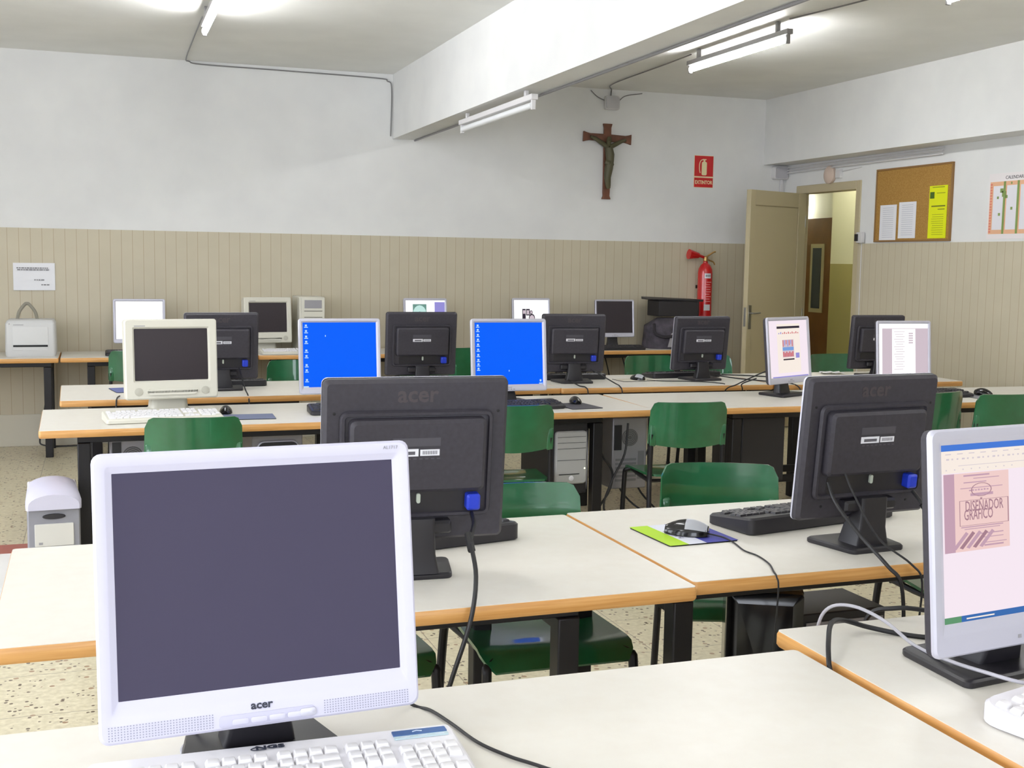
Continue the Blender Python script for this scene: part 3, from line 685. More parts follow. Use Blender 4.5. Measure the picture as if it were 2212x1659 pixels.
        b = MB(M); b.rr(.052-.004, .072, .006, .018, .004, [(-.0014, 0), (-.0034, 0), (-.004, .001)]); b.build('power_button', m_silver, bzl)
        b = MB(M); b.text('acer', .0165, TF(-.008, -.0006, .031) @ Matrix.Scale(1.1, 4, (1, 0, 0)), bold=.0005); b.build('logo', m_ink, bzl)
        b = MB(M); b.text('AL1717', .0075, TF(w/2-.030, -.0006, h-.0105)); b.build('model_print', m_greyp, bzl)
    else:
        b = MB(M)
        for i in range(4): b.box(-.03+.016*i, -.022+.016*i, -.0015, .0006, bb*.25, bb*.36)
        b.build('buttons', m_greyp, bzl)
        if facing == 'front':
            b = MB(M); b.text('acer', .014, TF(0, -.0004, bb*.60), ext=.0003); b.build('logo', m_greyp, bzl)
    return t
def desktop(b, x0, x1, z0, z1, seed=1, tray=True, cursor=(.3, .78), rows=(.97, .885, .80, .72, .585, .5, .36, .28, .13)):
    w, h = x1-x0, z1-z0; b.q(x0, x1, z0, z1, .006, 0); R = random.Random(seed)
    for zz in rows:
        z = z0+h*zz-h*.03; x = x0+.008
        b.q(x+.004, x+.014, z, z+h*.028, .0057, 1); b.q(x, x+.019, z-h*.02, z-h*.008, .0057, 1)
    b.q(x0, x0+w*.07, z0, z0+h*.018, .0057, 1); b.q(x1-w*.06, x1-.003, z0+h*.005, z0+h*.02, .0057, 1); b.q(x1-w*.05, x1-w*.025, z0+h*.04, z0+h*.075, .0057, 1)
    b.q(x0+w*cursor[0], x0+w*cursor[0]+.004, z0+h*cursor[1], z0+h*cursor[1]+.008, .0057, 1)
def poster(b, x0, x1, z0, z1):          # word processor window with a reddish printed page
    w, h = x1-x0, z1-z0
    b.q(x0, x1, z0, z1, .006, 0); b.q(x0, x1, z1-h*.035, z1, .0057, 1)
    b.q(x0, x1, z1-h*.16, z1-h*.035, .0057, 5)
    for i in range(30): b.q(x0+.012+w*.031*i, x0+.012+w*.031*i+.004+.003*(i % 3 == 0), z1-h*.086, z1-h*.077, .0055, 8)
    for i in range(7): b.q(x0+.01+w*.07*i, x0+.01+w*.07*i+.014, z1-h*.056, z1-h*.051, .0055, 8)
    b.q(x0+w*.1, x0+w*.62, z1-h*.122, z1-h*.119, .0055, 8)
    for i in range(9): b.q(x0+.01+w*.05*i, x0+.01+w*.05*i+.003, z1-h*.145, z1-h*.138, .0055, 8)
    b.q(x0, x1, z0, z0+h*.035, .0057, 2); b.q(x0, x0+w*.10, z0, z0+h*.035, .0055, 3); b.q(x0+w*.13, x0+w*.30, z0+h*.012, z0+h*.02, .0055, 5)
    # page
    px0, px1, pz0, pz1 = x0+w*.01, x0+w*.405, z1-h*.605, z1-h*.165
    b.q(px0, px1, pz0, pz1, .0055, 4); b.q(px0, px0+(px1-px0)*.16, pz0, pz1, .0053, 6)
    pw, ph = px1-px0, pz1-pz0
    for a, c, zz, t_ in ((.3, .7, .955, .003), (.45, .85, .92, .0015), (.3, .65, .87, .002), (.25, .9, .80, .0015), (.4, .75, .70, .005), (.25, .9, .30, .002), (.3, .85, .275, .0015), (.55, .9, .20, .002), (.55, .9, .15, .0015), (.6, .95, .08, .0015), (.6, .9, .04, .003)):
        b.q(px0+pw*a, px0+pw*c, pz0+ph*zz, pz0+ph*zz+t_, .0053, 6)
    for a, c, d, e in ((.23, .99, .645, .65), (.23, .99, .325, .33), (.23, .24, .325, .65), (.975, .99, .325, .65)): b.q(px0+pw*a, px0+pw*c, pz0+ph*d, pz0+ph*e, .0053, 7)
    n = 20
    rg = [[(px0+pw*(.57+r_*math.cos(2*PI*k/n)), .0053, pz0+ph*(.775+.55*r_*math.sin(2*PI*k/n))) for k in range(n)] for r_ in (.16, .145)]
    b.loft(rg, False, False, 7)
    SX = Matrix.Scale(.64, 4, (1, 0, 0))
    b.text('DISEÑADOR', pw*.165, TF(px0+pw*.61, .0052, pz0+ph*.565) @ SX, 7, ext=.0001, bold=.0002); b.text('GRÁFICO', pw*.165, TF(px0+pw*.52, .0052, pz0+ph*.455) @ SX, 7, ext=.0001, bold=.0002)
    for k in range(7): b.q(px0+pw*(.38+.045*k), px0+pw*(.41+.045*k), pz0+ph*.765, pz0+ph*(.782+.004*(k % 2)), .0052, 6)
    for k in range(5):              # arms and pens drawn at the foot of the page
        a = .12+.10*k; b.add([(px0+pw*(a), .0052, pz0+ph*.05), (px0+pw*(a+.05), .0052, pz0+ph*.03), (px0+pw*(a+.24), .0052, pz0+ph*.22), (px0+pw*(a+.20), .0052, pz0+ph*.25)], [(0, 1, 2, 3)], 7 if k % 2 else 6)
def article(b, x0, x1, z0, z1):
    w, h = x1-x0, z1-z0; b.q(x0, x1, z0, z1, .006, 0); b.q(x0+w*.2, x0+w*.8, z0+h*.08, z1-h*.06, .0057, 6)
    b.q(x0+w*.2, x0+w*.8, z1-h*.14, z1-h*.10, .0055, 1)
    [b.q(x0+w*(.24+.05*i), x0+w*(.265+.05*i), z1-h*.235, z1-h*(.215-.015*(i % 2)), .0055, 2 if i > 1 else 3) for i in range(11)]
    b.q(x0+w*.33, x0+w*.63, z1-h*.65, z1-h*.34, .0055, 4)
    for i in range(7): b.q(x0+w*(.34+.04*i), x0+w*(.36+.04*i), z1-h*(.46-.02*(i % 3)), z1-h*.345, .0054, 3 if i % 2 else 2)
    b.q(x0+w*.33, x0+w*.62, z1-h*.53, z1-h*.47, .0054, 5)
    for i in range(7): b.q(x0+w*(.34+.04*i), x0+w*(.37+.04*i), z1-h*.64, z1-h*(.55+.02*(i % 2)), .0054, 2)
    b.q(x0+w*.34, x0+w*.63, z1-h*.70, z1-h*.675, .0055, 1); b.q(x0+w*.67, x0+w*.77, z1-h*.67, z1-h*.58, .0055, 3); b.q(x0+w*.05, x1-.005, z0, z0+h*.02, .0057, 3)
def docview(b, x0, x1, z0, z1):
    w, h = x1-x0, z1-z0; b.q(x0, x1, z0, z1, .006, 1); b.q(x0, x1, z1-h*.09, z1, .0057, 0); b.q(x0, x0+w*.06, z0, z1, .0057, 0)
    b.q(x0+w*.26, x0+w*.74, z0, z1-h*.10, .0057, 0)
    for i in range(16): b.q(x0+w*(.30+.02*(i % 3)), x0+w*(.52-.03*(i % 2)), z1-h*(.16+.048*i), z1-h*(.150+.048*i), .0055, 2)
    for i in range(5): b.q(x0+w*.60, x0+w*.69, z1-h*(.20+.045*i), z1-h*(.175+.045*i), .0055, 2)
def page_map(b, x0, x1, z0, z1):
    w, h = x1-x0, z1-z0; b.q(x0, x1, z0, z1, .006, 0); b.q(x0+w*.74, x1, z0, z1-h*.05, .0057, 1); b.q(x0+w*.18, x0+w*.53, z0+h*.35, z1-h*.11, .0057, 3)
    n = 16; cx, cz = x0+w*.355, z0+h*.62
    b.add([(cx+w*.17*math.cos(2*PI*k/n), .0055, cz+h*.24*math.sin(2*PI*k/n)) for k in range(n)], [tuple(range(n))], 2)
    b.add([(cx+w*.04*math.cos(2*PI*k/n), .0054, cz+h*.06*math.sin(2*PI*k/n)) for k in range(n)], [tuple(range(n))], 3)
def page_draw(b, x0, x1, z0, z1):
    w, h = x1-x0, z1-z0; b.q(x0, x1, z0, z1, .006, 0); b.q(x0+w*.05, x0+w*.055, z0, z1, .0057, 1); b.q(x0+w*.945, x0+w*.95, z0, z1, .0057, 1)
    X = lambda a: x0+w*a; Z = lambda a: z1-h*a
    for a, c, d, e, k in ((.24, .34, .26, .70, 2), (.35, .46, .26, .45, 2), (.26, .33, .30, .40, 3), (.37, .44, .30, .42, 3), (.47, .52, .33, .60, 2)): b.q(X(a), X(c), Z(e), Z(d), .0057 if k == 2 else .0055, k)
    n = 16
    for cx, cz, r_, k in ((.50, .36, .045, 2), (.50, .36, .03, 3), (.52, .52, .09, 2), (.52, .53, .07, 3)): b.add([(X(cx+r_*math.cos(2*PI*i/n)), .0056-.0003*(k == 3)-.0001*(r_ > .05), Z(cz+r_*1.3*math.sin(2*PI*i/n))) for i in range(n)], [tuple(range(n))], k)

G = 'flat monitors'
mon1 = lcd('large silver monitor in the foreground with a dark grey blank screen', (.222, 1.70, .808), 3.6, 9.2, .47, .41, bez=m_silw, shell=m_silw,
    side=.058, top=.062, bot=.125, style='speakers', base=(.25, .125), boff=.063, content=None)
b = MB(); b.tube(spl([(.33, 1.80, .86), (.42, 1.86, .80), (.486, 1.876, .7445), (.509, 1.841, .7445), (.527, 1.775, .7445), (.545, 1.692, .7445), (.575, 1.628, .7445), (.604, 1.586, .7445), (.66, 1.50, .7445)]), .0028); worldpart(mon1, 'cable', b, m_cab)
b = MB(); b.tube(spl([(.17, 1.80, .86), (.13, 1.83, .76), (.105, 1.80, .744), (.115, 1.76, .744), (.14, 1.74, .744)]), .003); worldpart(mon1, 'cable', b, m_cabw)
mon2 = lcd('big black monitor seen from behind, right behind the large silver one', (.699, 2.72, .828), -3.0, 6.5, .442, .397, 'back', bez=m_silver, base=(.22, .155), boff=-.03)
b = MB(); b.tube(spl([(.828, 2.645, .895), (.820, 2.60, .880), (.800, 2.55, .868), (.783, 2.50, .855), (.770, 2.42, .802), (.745, 2.375, .72), (.70, 2.36, .60), (.66, 2.38, .45)]), .0052); b.tube(spl([(.785, 2.53, .872), (.781, 2.49, .843)]), .009); worldpart(mon2, 'cable', b, m_cab)
mon3 = lcd('big black monitor seen from behind, standing behind the lime and blue mouse mat', (1.932, 2.68, .825), 4.5, 5.4, .434, .386, 'back', bez=m_silver, base=(.22, .175), boff=-.01)
b = MB(); b.tube(spl([(2.058, 2.60, .895), (2.062, 2.565, .868), (2.09, 2.54, .818), (2.15, 2.54, .765), (2.25, 2.60, .748)]), .0052); b.tube(spl([(2.055, 2.555, .868), (2.085, 2.54, .825)]), .009); worldpart(mon3, 'cable', b, m_cab)
b = MB(); b.tube(spl([(1.79, 2.60, .93), (1.79, 2.56, .882), (1.83, 2.50, .805), (1.86, 2.43, .745), (1.885, 2.405, .70), (1.91, 2.42, .55), (1.92, 2.45, .45)]), .005); worldpart(mon3, 'cable', b, m_cab)
b = MB(); b.tube(spl([(1.835, 2.60, .965), (1.845, 2.56, .90), (1.88, 2.50, .80), (1.93, 2.43, .746), (1.955, 2.415, .70), (1.96, 2.43, .56), (1.97, 2.45, .44)]), .0028); worldpart(mon3, 'cable', b, m_cab)
lcd('silver framed monitor at the right edge showing a reddish printed page', (1.607, 1.68, .807), 7.3, 5.6, .47, .405, side=.062, top=.06, bot=.125, shell=m_blk, content=poster,
    smats=[e_pink, e_bar, e_task, e_green, e_paper, e_cream, e_mauve, e_dmauve, em('toolbar_marks', (212, 202, 210))], base=(.30, .20), boff=.072)
lcd('left one of the two monitors with an empty bright blue screen', (1.141, 5.87, .815), 1.0, 5.5, .418, .38, content=lambda *a: desktop(*a), smats=[e_blue, e_icon], shell=m_silver)
def dsk2(*a): desktop(*a, seed=5, cursor=(.49, .21), rows=(.97, .90, .82, .745, .665, .585, .5, .42, .35, .28))
lcd('right one of the two monitors with an empty bright blue screen', (2.045, 5.87, .808), 0.0, 6.3, .422, .385, content=dsk2, smats=[e_blue, e_icon], shell=m_silver)
lcd('silver monitor turned right, showing an article page with a small colour picture', (3.785, 5.9, .815), 24, 6.1, .43, .385, content=article, smats=[e_pink, e_black, e_red, e_lilac, e_gpink, e_lblue, e_cream], base=(.27, .2))
lcd('silver monitor showing a scanned document with pinkish margins', (4.609, 5.95, .808), -2.2, 5.2, .384, .365, content=docview, smats=[e_white, e_gpink, e_gpink])
lcd('black monitor seen from behind, leftmost of the fourth row', (.648, 6.92, .796), 3, 6, .417, .385, 'back', detail=False)
lcd('black monitor seen from behind with torn labels, between the two blue screens', (1.825, 6.92, .80), -1.6, 5.8, .436, .385, 'back', detail=False, bez=m_blk)
lcd('black monitor seen from behind, overlapping the right blue screen', (2.816, 6.92, .803), -5, 5.5, .418, .37, 'back', detail=False, bez=m_blk)
lcd('black monitor seen from behind, in line with the fire extinguisher', (3.712, 6.92, .803), 2.5, 6.3, .412, .355, 'back', detail=False)
lcd('black monitor seen from behind, half hidden by the screen with the document', (5.082, 6.92, .79), -1, 5.5, .42, .375, 'back', detail=False, bez=m_blk)
lcd('silver monitor with a blank glowing white screen at the back wall', (.285, 9.5, .822), 0, 5.2, .384, .34, smats=[e_white])
lcd('silver monitor at the back wall showing a round drawing beside a violet panel', (2.559, 9.5, .838), .7, 5.2, .375, .34, content=page_map, smats=[e_white, e_lilac, e_aqua, e_teal])
lcd('silver monitor at the back wall showing a pink and black line drawing', (3.497, 9.5, .843), -.8, 5.2, .345, .34, content=page_draw, smats=[e_white, e_gpink, e_black, e_gpink])
lcd('silver monitor with a dark blank screen at the back wall, left of the bag', (4.281, 9.5, .843), -1.2, 5.5, .372, .33, side=.045, top=.04, bot=.10, smats=[m_crtg])
lcd('black monitor at the far right edge, only its left rim in the frame', (2.815, 2.80, .80), 4, 5.4, .44, .40, 'back', detail=False)

# ------------------------------------------------------------------ tube monitors
def crt(label, x, y, zb, yaw, w, h):
    t = thing('tube_monitor', label, 'monitor', (x, y+.13, TZ), R_(yaw)); t['group'] = 'beige tube monitors'
    M = Matrix.Translation((0, -.13, zb-TZ)) @ Matrix.Rotation(R_(-4), 4, 'X')
    x0, x1, z0, z1 = -w/2, w/2, 0, h
    sx0, sx1, sz0, sz1 = -w*.395, w*.40, h*.235, h*.885
    def ring(i, y, arch=0):
        return [(x_, y, z_+(arch*(1-(x_/(w/2))**2) if z_ > h/2 else 0)) for x_, z_ in rrpts(x0+i, x1-i, z0+i, z1-i, .012, 5)]
    b = MB(M)
    b.loft([ring(.004, .085, .008), ring(0, .06, .01), ring(0, .006, .012), ring(.006, 0, .012), [(a, .0, c) for a, c in rrpts(sx0-.008, sx1+.008, sz0-.008, sz1+.008, .006, 5)], [(a, .009, c) for a, c in rrpts(sx0, sx1, sz0, sz1, .004, 5)], [(a, .02, c) for a, c in rrpts(sx0, sx1, sz0, sz1, .004, 5)]], False, False)
    b.build('front_frame', m_beige, t)
    b = MB(M); n = 12; vs = []; fs = []
    for i in range(n+1):
        for j in range(n+1):
            u, v = i/n*2-1, j/n*2-1; vs.append((sx0+(sx1-sx0)*i/n, .012+.004*(u*u+v*v)-.006, sz0+(sz1-sz0)*j/n))
    b.add(vs, [(i*(n+1)+j, (i+1)*(n+1)+j, (i+1)*(n+1)+j+1, i*(n+1)+j+1) for i in range(n) for j in range(n)]); b.build('screen', m_crtg, t)
    b = MB(M); b.loft([ring(.006, .08, .006), ring(.012, .13), [(a, .20, c) for a, c in rrpts(-w*.42, w*.42, h*.06, h*.93, .03, 5)], [(a, .34, c) for a, c in rrpts(-w*.28, w*.28, h*.16, h*.80, .03, 5)], [(a, .38, c) for a, c in rrpts(-w*.24, w*.24, h*.2, h*.74, .03, 5)]], False, True); b.build('rear_case', m_beige, t)
    b = MB(M); b.loft([[(a, y_, c) for a, c in rrpts(-w*.27, w*.27, h*.055, h*.135, .02, 5)] for y_ in (.002, -.010)]); b.build('control_bulge', m_beige, t)
    for s_ in (-1, 1):
        b = MB(M @ Matrix.Translation((s_*w*.36, .0, h*.10)) @ Matrix.Rotation(PI/2, 4, 'X')); b.lathe([(.019, 0), (.019, .002), (.014, .0035)], 20); b.build('speaker_grille', mat('crt_grille', (186, 183, 170), .6), t)
    b = MB(M); b.box(sx0, sx0+.05, -.001, .001, h*.915, h*.925); b.build('maker_plate', m_greyp, t)
    b = MB(); b.loft([[(a, c, z) for a, c in rrpts(-q, q, -q*.7, q*.7, .03, 5)] for q, z in ((.115, 0), (.118, .012), (.088, .03), (.082, zb-TZ+.012))]); b.build('swivel_base', m_beige, t)
    return t
crt('beige tube monitor with a dark screen, nearest of its kind, on the third row', .301, 5.75, .822, 7, .426, .375)
crt('small beige tube monitor at the back wall, left of the computer case', 1.239, 9.44, .82, 9, .381, .36)

# ------------------------------------------------------------------ keyboards
def keyboard(label, x, y, rz, w=.48, d=.18, th=.022, rise=.018, body=m_blk2, keym=m_blk2, single=False, rad=.02, group='keyboards', rail=False, z=TZ, top=.042):
    t = thing('keyboard', label, 'keyboard', (x, y, z), rz); t['group'] = group
    def zt(yy): return th+rise*(yy+d/2)/d
    b = MB()
    P = rrpts(-w/2, w/2, -d/2, d/2, rad, 5); Q = rrpts(-w/2+.006, w/2-.006, -d/2+.006, d/2-.006, rad-.004, 5)
    b.loft([[(a, c, 0) for a, c in Q], [(a, c, .004) for a, c in P], [(a, c, zt(c)-.006) for a, c in P], [(a, c, zt(c)) for a, c in Q]]); b.build('body', body, t)
    u = (w-.03)/22.6; rowy = [d/2-top-.002-i*(d-top-.020)/5.6 for i in range(6)]
    lay = [[(0, 1)]+[(2+i, 1) for i in range(4)]+[(6.5+i, 1) for i in range(4)]+[(11+i, 1) for i in range(4)]+[(15.4+i, 1) for i in range(3)],
           [(i, 1) for i in range(13)]+[(13, 2)]+[(15.4+i, 1) for i in range(3)]+[(18.8+i, 1) for i in range(4)],
           [(0, 1.5)]+[(1.5+i, 1) for i in range(12)]+[(13.5, 1.5)]+[(15.4+i, 1) for i in range(3)]+[(18.8+i, 1) for i in range(4)],
           [(0, 1.75)]+[(1.75+i, 1) for i in range(12)]+[(13.75, 1.25)]+[(18.8+i, 1) for i in range(3)],
           [(0, 1.25)]+[(1.25+i, 1) for i in range(11)]+[(12.25, 2.75), (16.4, 1)]+[(18.8+i, 1) for i in range(4)],
           [(0, 1.4), (1.5, 1.2), (2.8, 1.2), (4.1, 5.8), (10, 1.2), (11.3, 1.2), (12.6, 1.2), (13.8, 1.2)]+[(15.4+i, 1) for i in range(3)]+[(18.8, 2), (20.8, 1)]]
    kd = (d-top-.020)/5.6*.94; b = MB(); cache = {}; cnt = 0
    for r_, row in enumerate(lay):
        yc = rowy[r_]+(.004 if r_ == 0 else 0)
        for kx, kw in row:
            xc = -w/2+.015+(kx+kw/2)*u; zz = zt(yc)-.001; ww = kw*u*.97
            if single:
                key = round(kw, 2)
                if key not in cache:
                    kb = MB(); kb.loft([[(a, c, h_) for a, c in rrpts(-ww/2+i, ww/2-i, -kd/2+i*.6, kd/2-i*1.3, .0018, 2)] for h_, i in ((0, 0), (.004, .0006), (.0085, .0026), (.0092, .0034))])
                    o = kb.build('key', keym, t); cache[key] = o
                else: o = cache[key].copy(); COL.objects.link(o)
                o.location = (xc, yc, zz); o.rotation_euler = (math.atan2(rise, d), 0, 0); o.parent = t
            else:
                b.loft([[(xc+a, yc+c, zz+h_) for a, c in ((-ww/2+i, -kd/2+i), (ww/2-i, -kd/2+i), (ww/2-i, kd/2-i), (-ww/2+i, kd/2-i))] for h_, i in ((0, 0), (.007, .0028))])
    if not single: b.build('keys', keym, t)
    if rail:
        b = MB()
        for i in range(24): b.box(-w*.30+i*.0125, -w*.30+i*.0125+.007, d/2-.002, d/2+.0012, zt(d/2)-.014, zt(d/2)-.010)
        b.build('rear_markings', m_greyp, t)
    return t
kb = keyboard('white keyboard in the foreground with a blue label at its right', .236, 1.622, R_(-.8), w=.54, d=.200, th=.020, rise=.012, body=m_kbw, keym=m_key, single=True, rad=.012, top=.056)
# brand print and info label of the near keyboard
Mk = Matrix.Translation((0, 0, 0)); zz = .0325
b = MB(); 
TT = lambda x, y, z: Matrix.Translation((x, y, z))
b.text('NGS', .016, TT(-.012, .0815, .0326) @ Matrix.Scale(1.35, 4, (1, 0, 0)), bold=.0005)
b.tube(spl([(-.018, .0745, .0325), (-.034, .0745, .0325), (-.040, .079, .0326), (-.032, .0845, .0328)]), .0008, 6); b.build('maker_print', m_ink, kb)
b = MB(); b.slab(.172, .256, .068, .086, .002, [(.0305, 0), (.0328, 0)], 0); b.slab(.172, .256, .058, .068, .001, [(.030, 0), (.0318, 0)], 1); b.build('info_label', [mat('label_blue', (62, 96, 150), .4), mat('label_teal', (186, 206, 212), .4)], kb)
b = MB()
for i in range(3): b.box(.182+.027*i, .196+.027*i, .0615, .0645, .0317, .0320)
b.tube([(.203, .077, .0328), (.21, .080, .0328), (.218, .077, .0328)], .001, 6); b.build('label_print', mat('label_print_pale', (206, 216, 228), .5), kb)
kb2 = keyboard('white round-cornered keyboard at the lower right corner', 1.640, 1.516, R_(14), w=.52, d=.185, th=.022, rise=.016, body=m_kbw, keym=m_key, single=True, rad=.045)
keyboard('black keyboard behind the black monitor on the mouse mat desk', 1.965, 2.975, PI+R_(11), w=.575, d=.19, th=.030, rise=.020, rail=True)
keyboard('black keyboard behind the big black monitor in the second row', .775, 3.00, PI+R_(12), w=.56, d=.19, th=.030, rise=.020)
keyboard('beige keyboard in front of the beige tube monitor', .265, 5.63, R_(6), w=.52, d=.20, body=m_beige, keym=m_key, rad=.014)
keyboard('black keyboard in front of the left blue screen', 1.20, 5.70, R_(-2), w=.50)
keyboard('black keyboard in front of the right blue screen', 2.03, 5.66, R_(8), w=.46, d=.15)
keyboard('black keyboard in front of the screen with the scanned document', 4.62, 5.70, R_(0), w=.46)
keyboard('black keyboard behind the leftmost black monitor of the fourth row', .68, 7.08, PI, w=.48)
keyboard('black keyboard behind the black monitor with torn labels', 1.83, 7.09, PI, w=.46)
keyboard('black keyboard behind the black monitor that overlaps the right blue screen', 2.86, 7.09, PI+R_(-2), w=.48)
keyboard('black keyboard behind the black monitor in line with the extinguisher', 3.68, 7.08, PI+R_(3), w=.52)
keyboard('dark keyboard in front of the glowing white screen', .27, 9.37, 0, w=.48, d=.14)
keyboard('beige keyboard in front of the small tube monitor at the wall', 1.39, 9.335, R_(2), w=.42, d=.17, body=m_beige, keym=m_key)
keyboard('dark keyboard in front of the dark flat screen at the wall', 4.27, 9.39, 0, w=.46, d=.14)

# ------------------------------------------------------------------ mice and mats
def mouse(label, x, y, rz, two=True, z=TZ, L=.115, W_=.064, Hh=.036, body=m_gloss):
    t = thing('computer_mouse', label, 'mouse', (x, y, z), rz); t['group'] = 'computer mice'          # front (buttons) towards -Y
    def sec(v, k=1.0, cut=None):
        yy = L/2-L*v; s_ = math.sin(PI*min(max(v, .0), 1))**.55; hw = W_/2*(.30+.70*s_)*k; hh = Hh*(.25+.75*math.sin(PI*(.06+.80*v))**.8)*k if v < 1 else 0
        return [(hw*math.cos(a)*(1 if math.sin(a) > 0 else .93), yy, .002+max(0, math.sin(a))*hh*(1-.12*math.cos(a)**2)+.0) for a in [PI*j/12 for j in range(13)]]
    b = MB(); b.loft([sec(.02), sec(.08), sec(.18), sec(.32), sec(.46), sec(.60), sec(.74), sec(.86), sec(.95), sec(.99)]); b.build('shell', body, t)
    if two:
        b = MB(); vs = []
        rings = []
        for v in (.50, .58, .68, .78, .88, .975):
            P = sec(v, 1.025); rings.append([P[j] for j in range(2, 11)])
        b.loft(rings, False, False, closed=False); b.build('button_plate', mat('mouse_silver', (176, 178, 186), .3, .3), t)
    b = MB(); b.box(-.003, .003, -L*.36, -L*.22, Hh*.70, Hh*.86); b.build('scroll_wheel', m_blk2, t, bevel=.001)
    return t
def mat_pad(label, x, y, rz, w, d, mats, stripes=None):
    t = thing('mouse_mat', label, 'mouse mat', (x, y, TZ), rz)
    b = MB(); b.slab(-w/2, w/2, -d/2, d/2, .010, [(0, 0), (.003, 0)]); b.build('base_sheet', m_dark, t)
    b = MB()
    for a, c, k in (stripes or [(0, 1, 0)]): b.box(-w/2+.001+(w-.002)*a, -w/2+.001+(w-.002)*c, -d/2+.001, d/2-.001, .003, .0036, k)
    b.build('printed_top', mats, t, smooth=0); return t
pad = mat_pad('lime, white and blue striped mouse mat under the black and silver mouse', 1.528, 2.90, R_(3), .215, .235,
        [mat('mat_lime', (172, 212, 40), .6), mat('mat_white', (222, 224, 236), .6), mat('mat_blue', (58, 60, 150), .6)], [(0, .27, 0), (.27, .53, 1), (.53, 1, 2)])
b = MB()
for i in range(9):
    y0 = -.05+.011*i; b.box(-.040+.004*(i % 2), -.024+.003*(i % 3), y0, y0+.0045, .0036, .0040); 
    if i % 2: b.box(-.034, -.031, y0-.006, y0+.004, .0036, .0040)
b.build('illegible_print', mat('mat_print', (120, 122, 140), .6), pad)
ms = mouse('black mouse with silver buttons on the lime and blue mat', 1.532, 2.885, R_(50), z=TZ+.0036, L=.125, W_=.07, Hh=.042)
b = MB(); b.tube(spl([(1.578, 2.846, .752), (1.606, 2.81, .748), (1.612, 2.76, .743), (1.595, 2.68, .743), (1.60, 2.62, .743), (1.585, 2.54, .743), (1.555, 2.47, .743), (1.545, 2.440, .738), (1.545, 2.43, .70), (1.54, 2.44, .5), (1.54, 2.46, .33)]), .0022); worldpart(ms, 'cord', b, m_cab)
mat_pad('slate blue mouse mat right of the chair at the beige tube monitor', .655, 5.635, R_(-2), .24, .18, [mat('mat_slate', (100, 108, 138), .6), m_label], [(0, 1, 0)])
mouse('dark mouse right of the beige keyboard', .565, 5.80, R_(170), two=False)
mat_pad('dark grey mouse mat under the black mouse, right of the big black monitor', 2.36, 5.70, R_(6), .18, .24, [mat('mat_dark', (72, 70, 76), .6)])
mouse('glossy black mouse right of the right blue screen', 2.39, 5.80, R_(175), two=False, z=TZ+.0036)
mat_pad('grey mouse mat by the screen with the scanned document', 4.92, 5.62, R_(4), .22, .20, [mat('mat_grey', (134, 134, 140), .6)])
mouse('black mouse on the grey mat above the pair of green chairs', 4.95, 5.66, R_(190), two=False, z=TZ+.0036, L=.12, W_=.07, Hh=.042)
mat_pad('blue mouse mat at the left end of the fourth row', .155, 6.92, R_(10), .20, .24, [mat('mat_b2', (86, 96, 150), .6), m_label], [(0, .7, 0), (.7, 1, 1)])
mat_pad('thin pale mouse mat with a dark rim in the fourth row', 3.255, 6.91, R_(4), .24, .17, [mat('mat_pale', (206, 200, 184), .6)])
mouse('silver-backed mouse on the pale mat in the fourth row', 3.275, 6.90, R_(20), z=TZ+.0036)
ms2 = bpy.data.objects[sorted(o.name for o in bpy.data.objects if o.name.startswith('computer_mouse'))[-1]]
b = MB(); b.tube(spl([(3.32, 6.86, .744), (3.42, 6.80, .743), (3.55, 6.76, .743), (3.66, 6.70, .743), (3.72, 6.60, .743), (3.72, 6.56, .743)]), .003); worldpart(ms2, 'cord', b, m_cab)
for i, (x, y, rz, lb) in enumerate(((5.12, 7.02-.03, .3, 'loose white paper beside the half hidden black monitor on the right'), (4.86, 7.08, -.2, 'crumpled white paper left of the half hidden black monitor'))):
    b = MB(Matrix.Translation((x if i else 5.37, y, TZ)) @ Matrix.Rotation(rz, 4, 'Z'))
    vs = [(-.08+.16*p/5, -.05+.1*q_/4, .003+.012*abs(math.sin(p*1.7+q_*1.1+i))) for p in range(6) for q_ in range(5)]
    b.add(vs, [(p*5+q_, (p+1)*5+q_, (p+1)*5+q_+1, p*5+q_+1) for p in range(5) for q_ in range(4)]); tag(b.build('paper_sheet', m_paper), lb, 'paper')

# ------------------------------------------------------------------ printer, cases, bag
pr_ = thing('laser_printer', 'pale grey laser printer on the back wall desk at the left', 'printer', (-.487, 9.47, TZ))
b = MB(); b.loft([[(x, y, z) for x, y in rrpts(-a, a, -c, c+.05, .02)] for a, c, z in ((.168, .13, 0), (.174, .138, .02), (.170, .135, .24), (.160, .12, .262), (.15, .11, .268))])
b.build('body', mat('printer_grey', (205, 205, 204), .45), pr_)
b = MB(); b.rr(-.122, .122, .045, .22, .008, [(-.1365, 0), (-.1395, 0), (-.1405, .002)]); b.build('front_door', mat('printer_door', (210, 210, 209), .45), pr_)
b = MB(); b.box(-.118, .118, -.143, -.138, .072, .086); b.build('output_slot', m_dark, pr_)
b = MB(); b.box(-.145, -.138, -.139, -.134, .238, .244); b.box(-.115, -.045, -.1375, -.134, .232, .236); b.build('maker_print', m_greyp, pr_)
b = MB(); b.tube(spl([(-.10, .10, .26), (-.085, .10, .32), (-.045, .10, .375), (-.03, .10, .38), (-.015, .10, .375), (.025, .10, .32), (.04, .10, .26)]), .012, 8); b.build('paper_support', mat('support_grey', (140, 136, 122), .5), pr_)
cs = thing('computer_case', 'beige upright computer case on the back wall desk behind the left blue screen', 'computer case', (1.60, 9.60, TZ))
b = MB(); b.box(-.10, .10, -.16, .20, 0, .445); b.build('case_shell', m_beige, cs, bevel=.006)
b = MB(); b.rr(-.088, .10, .005, .44, .006, [(-.158, 0), (-.172, 0), (-.176, .003)]); b.build('front_panel', m_beige, cs)
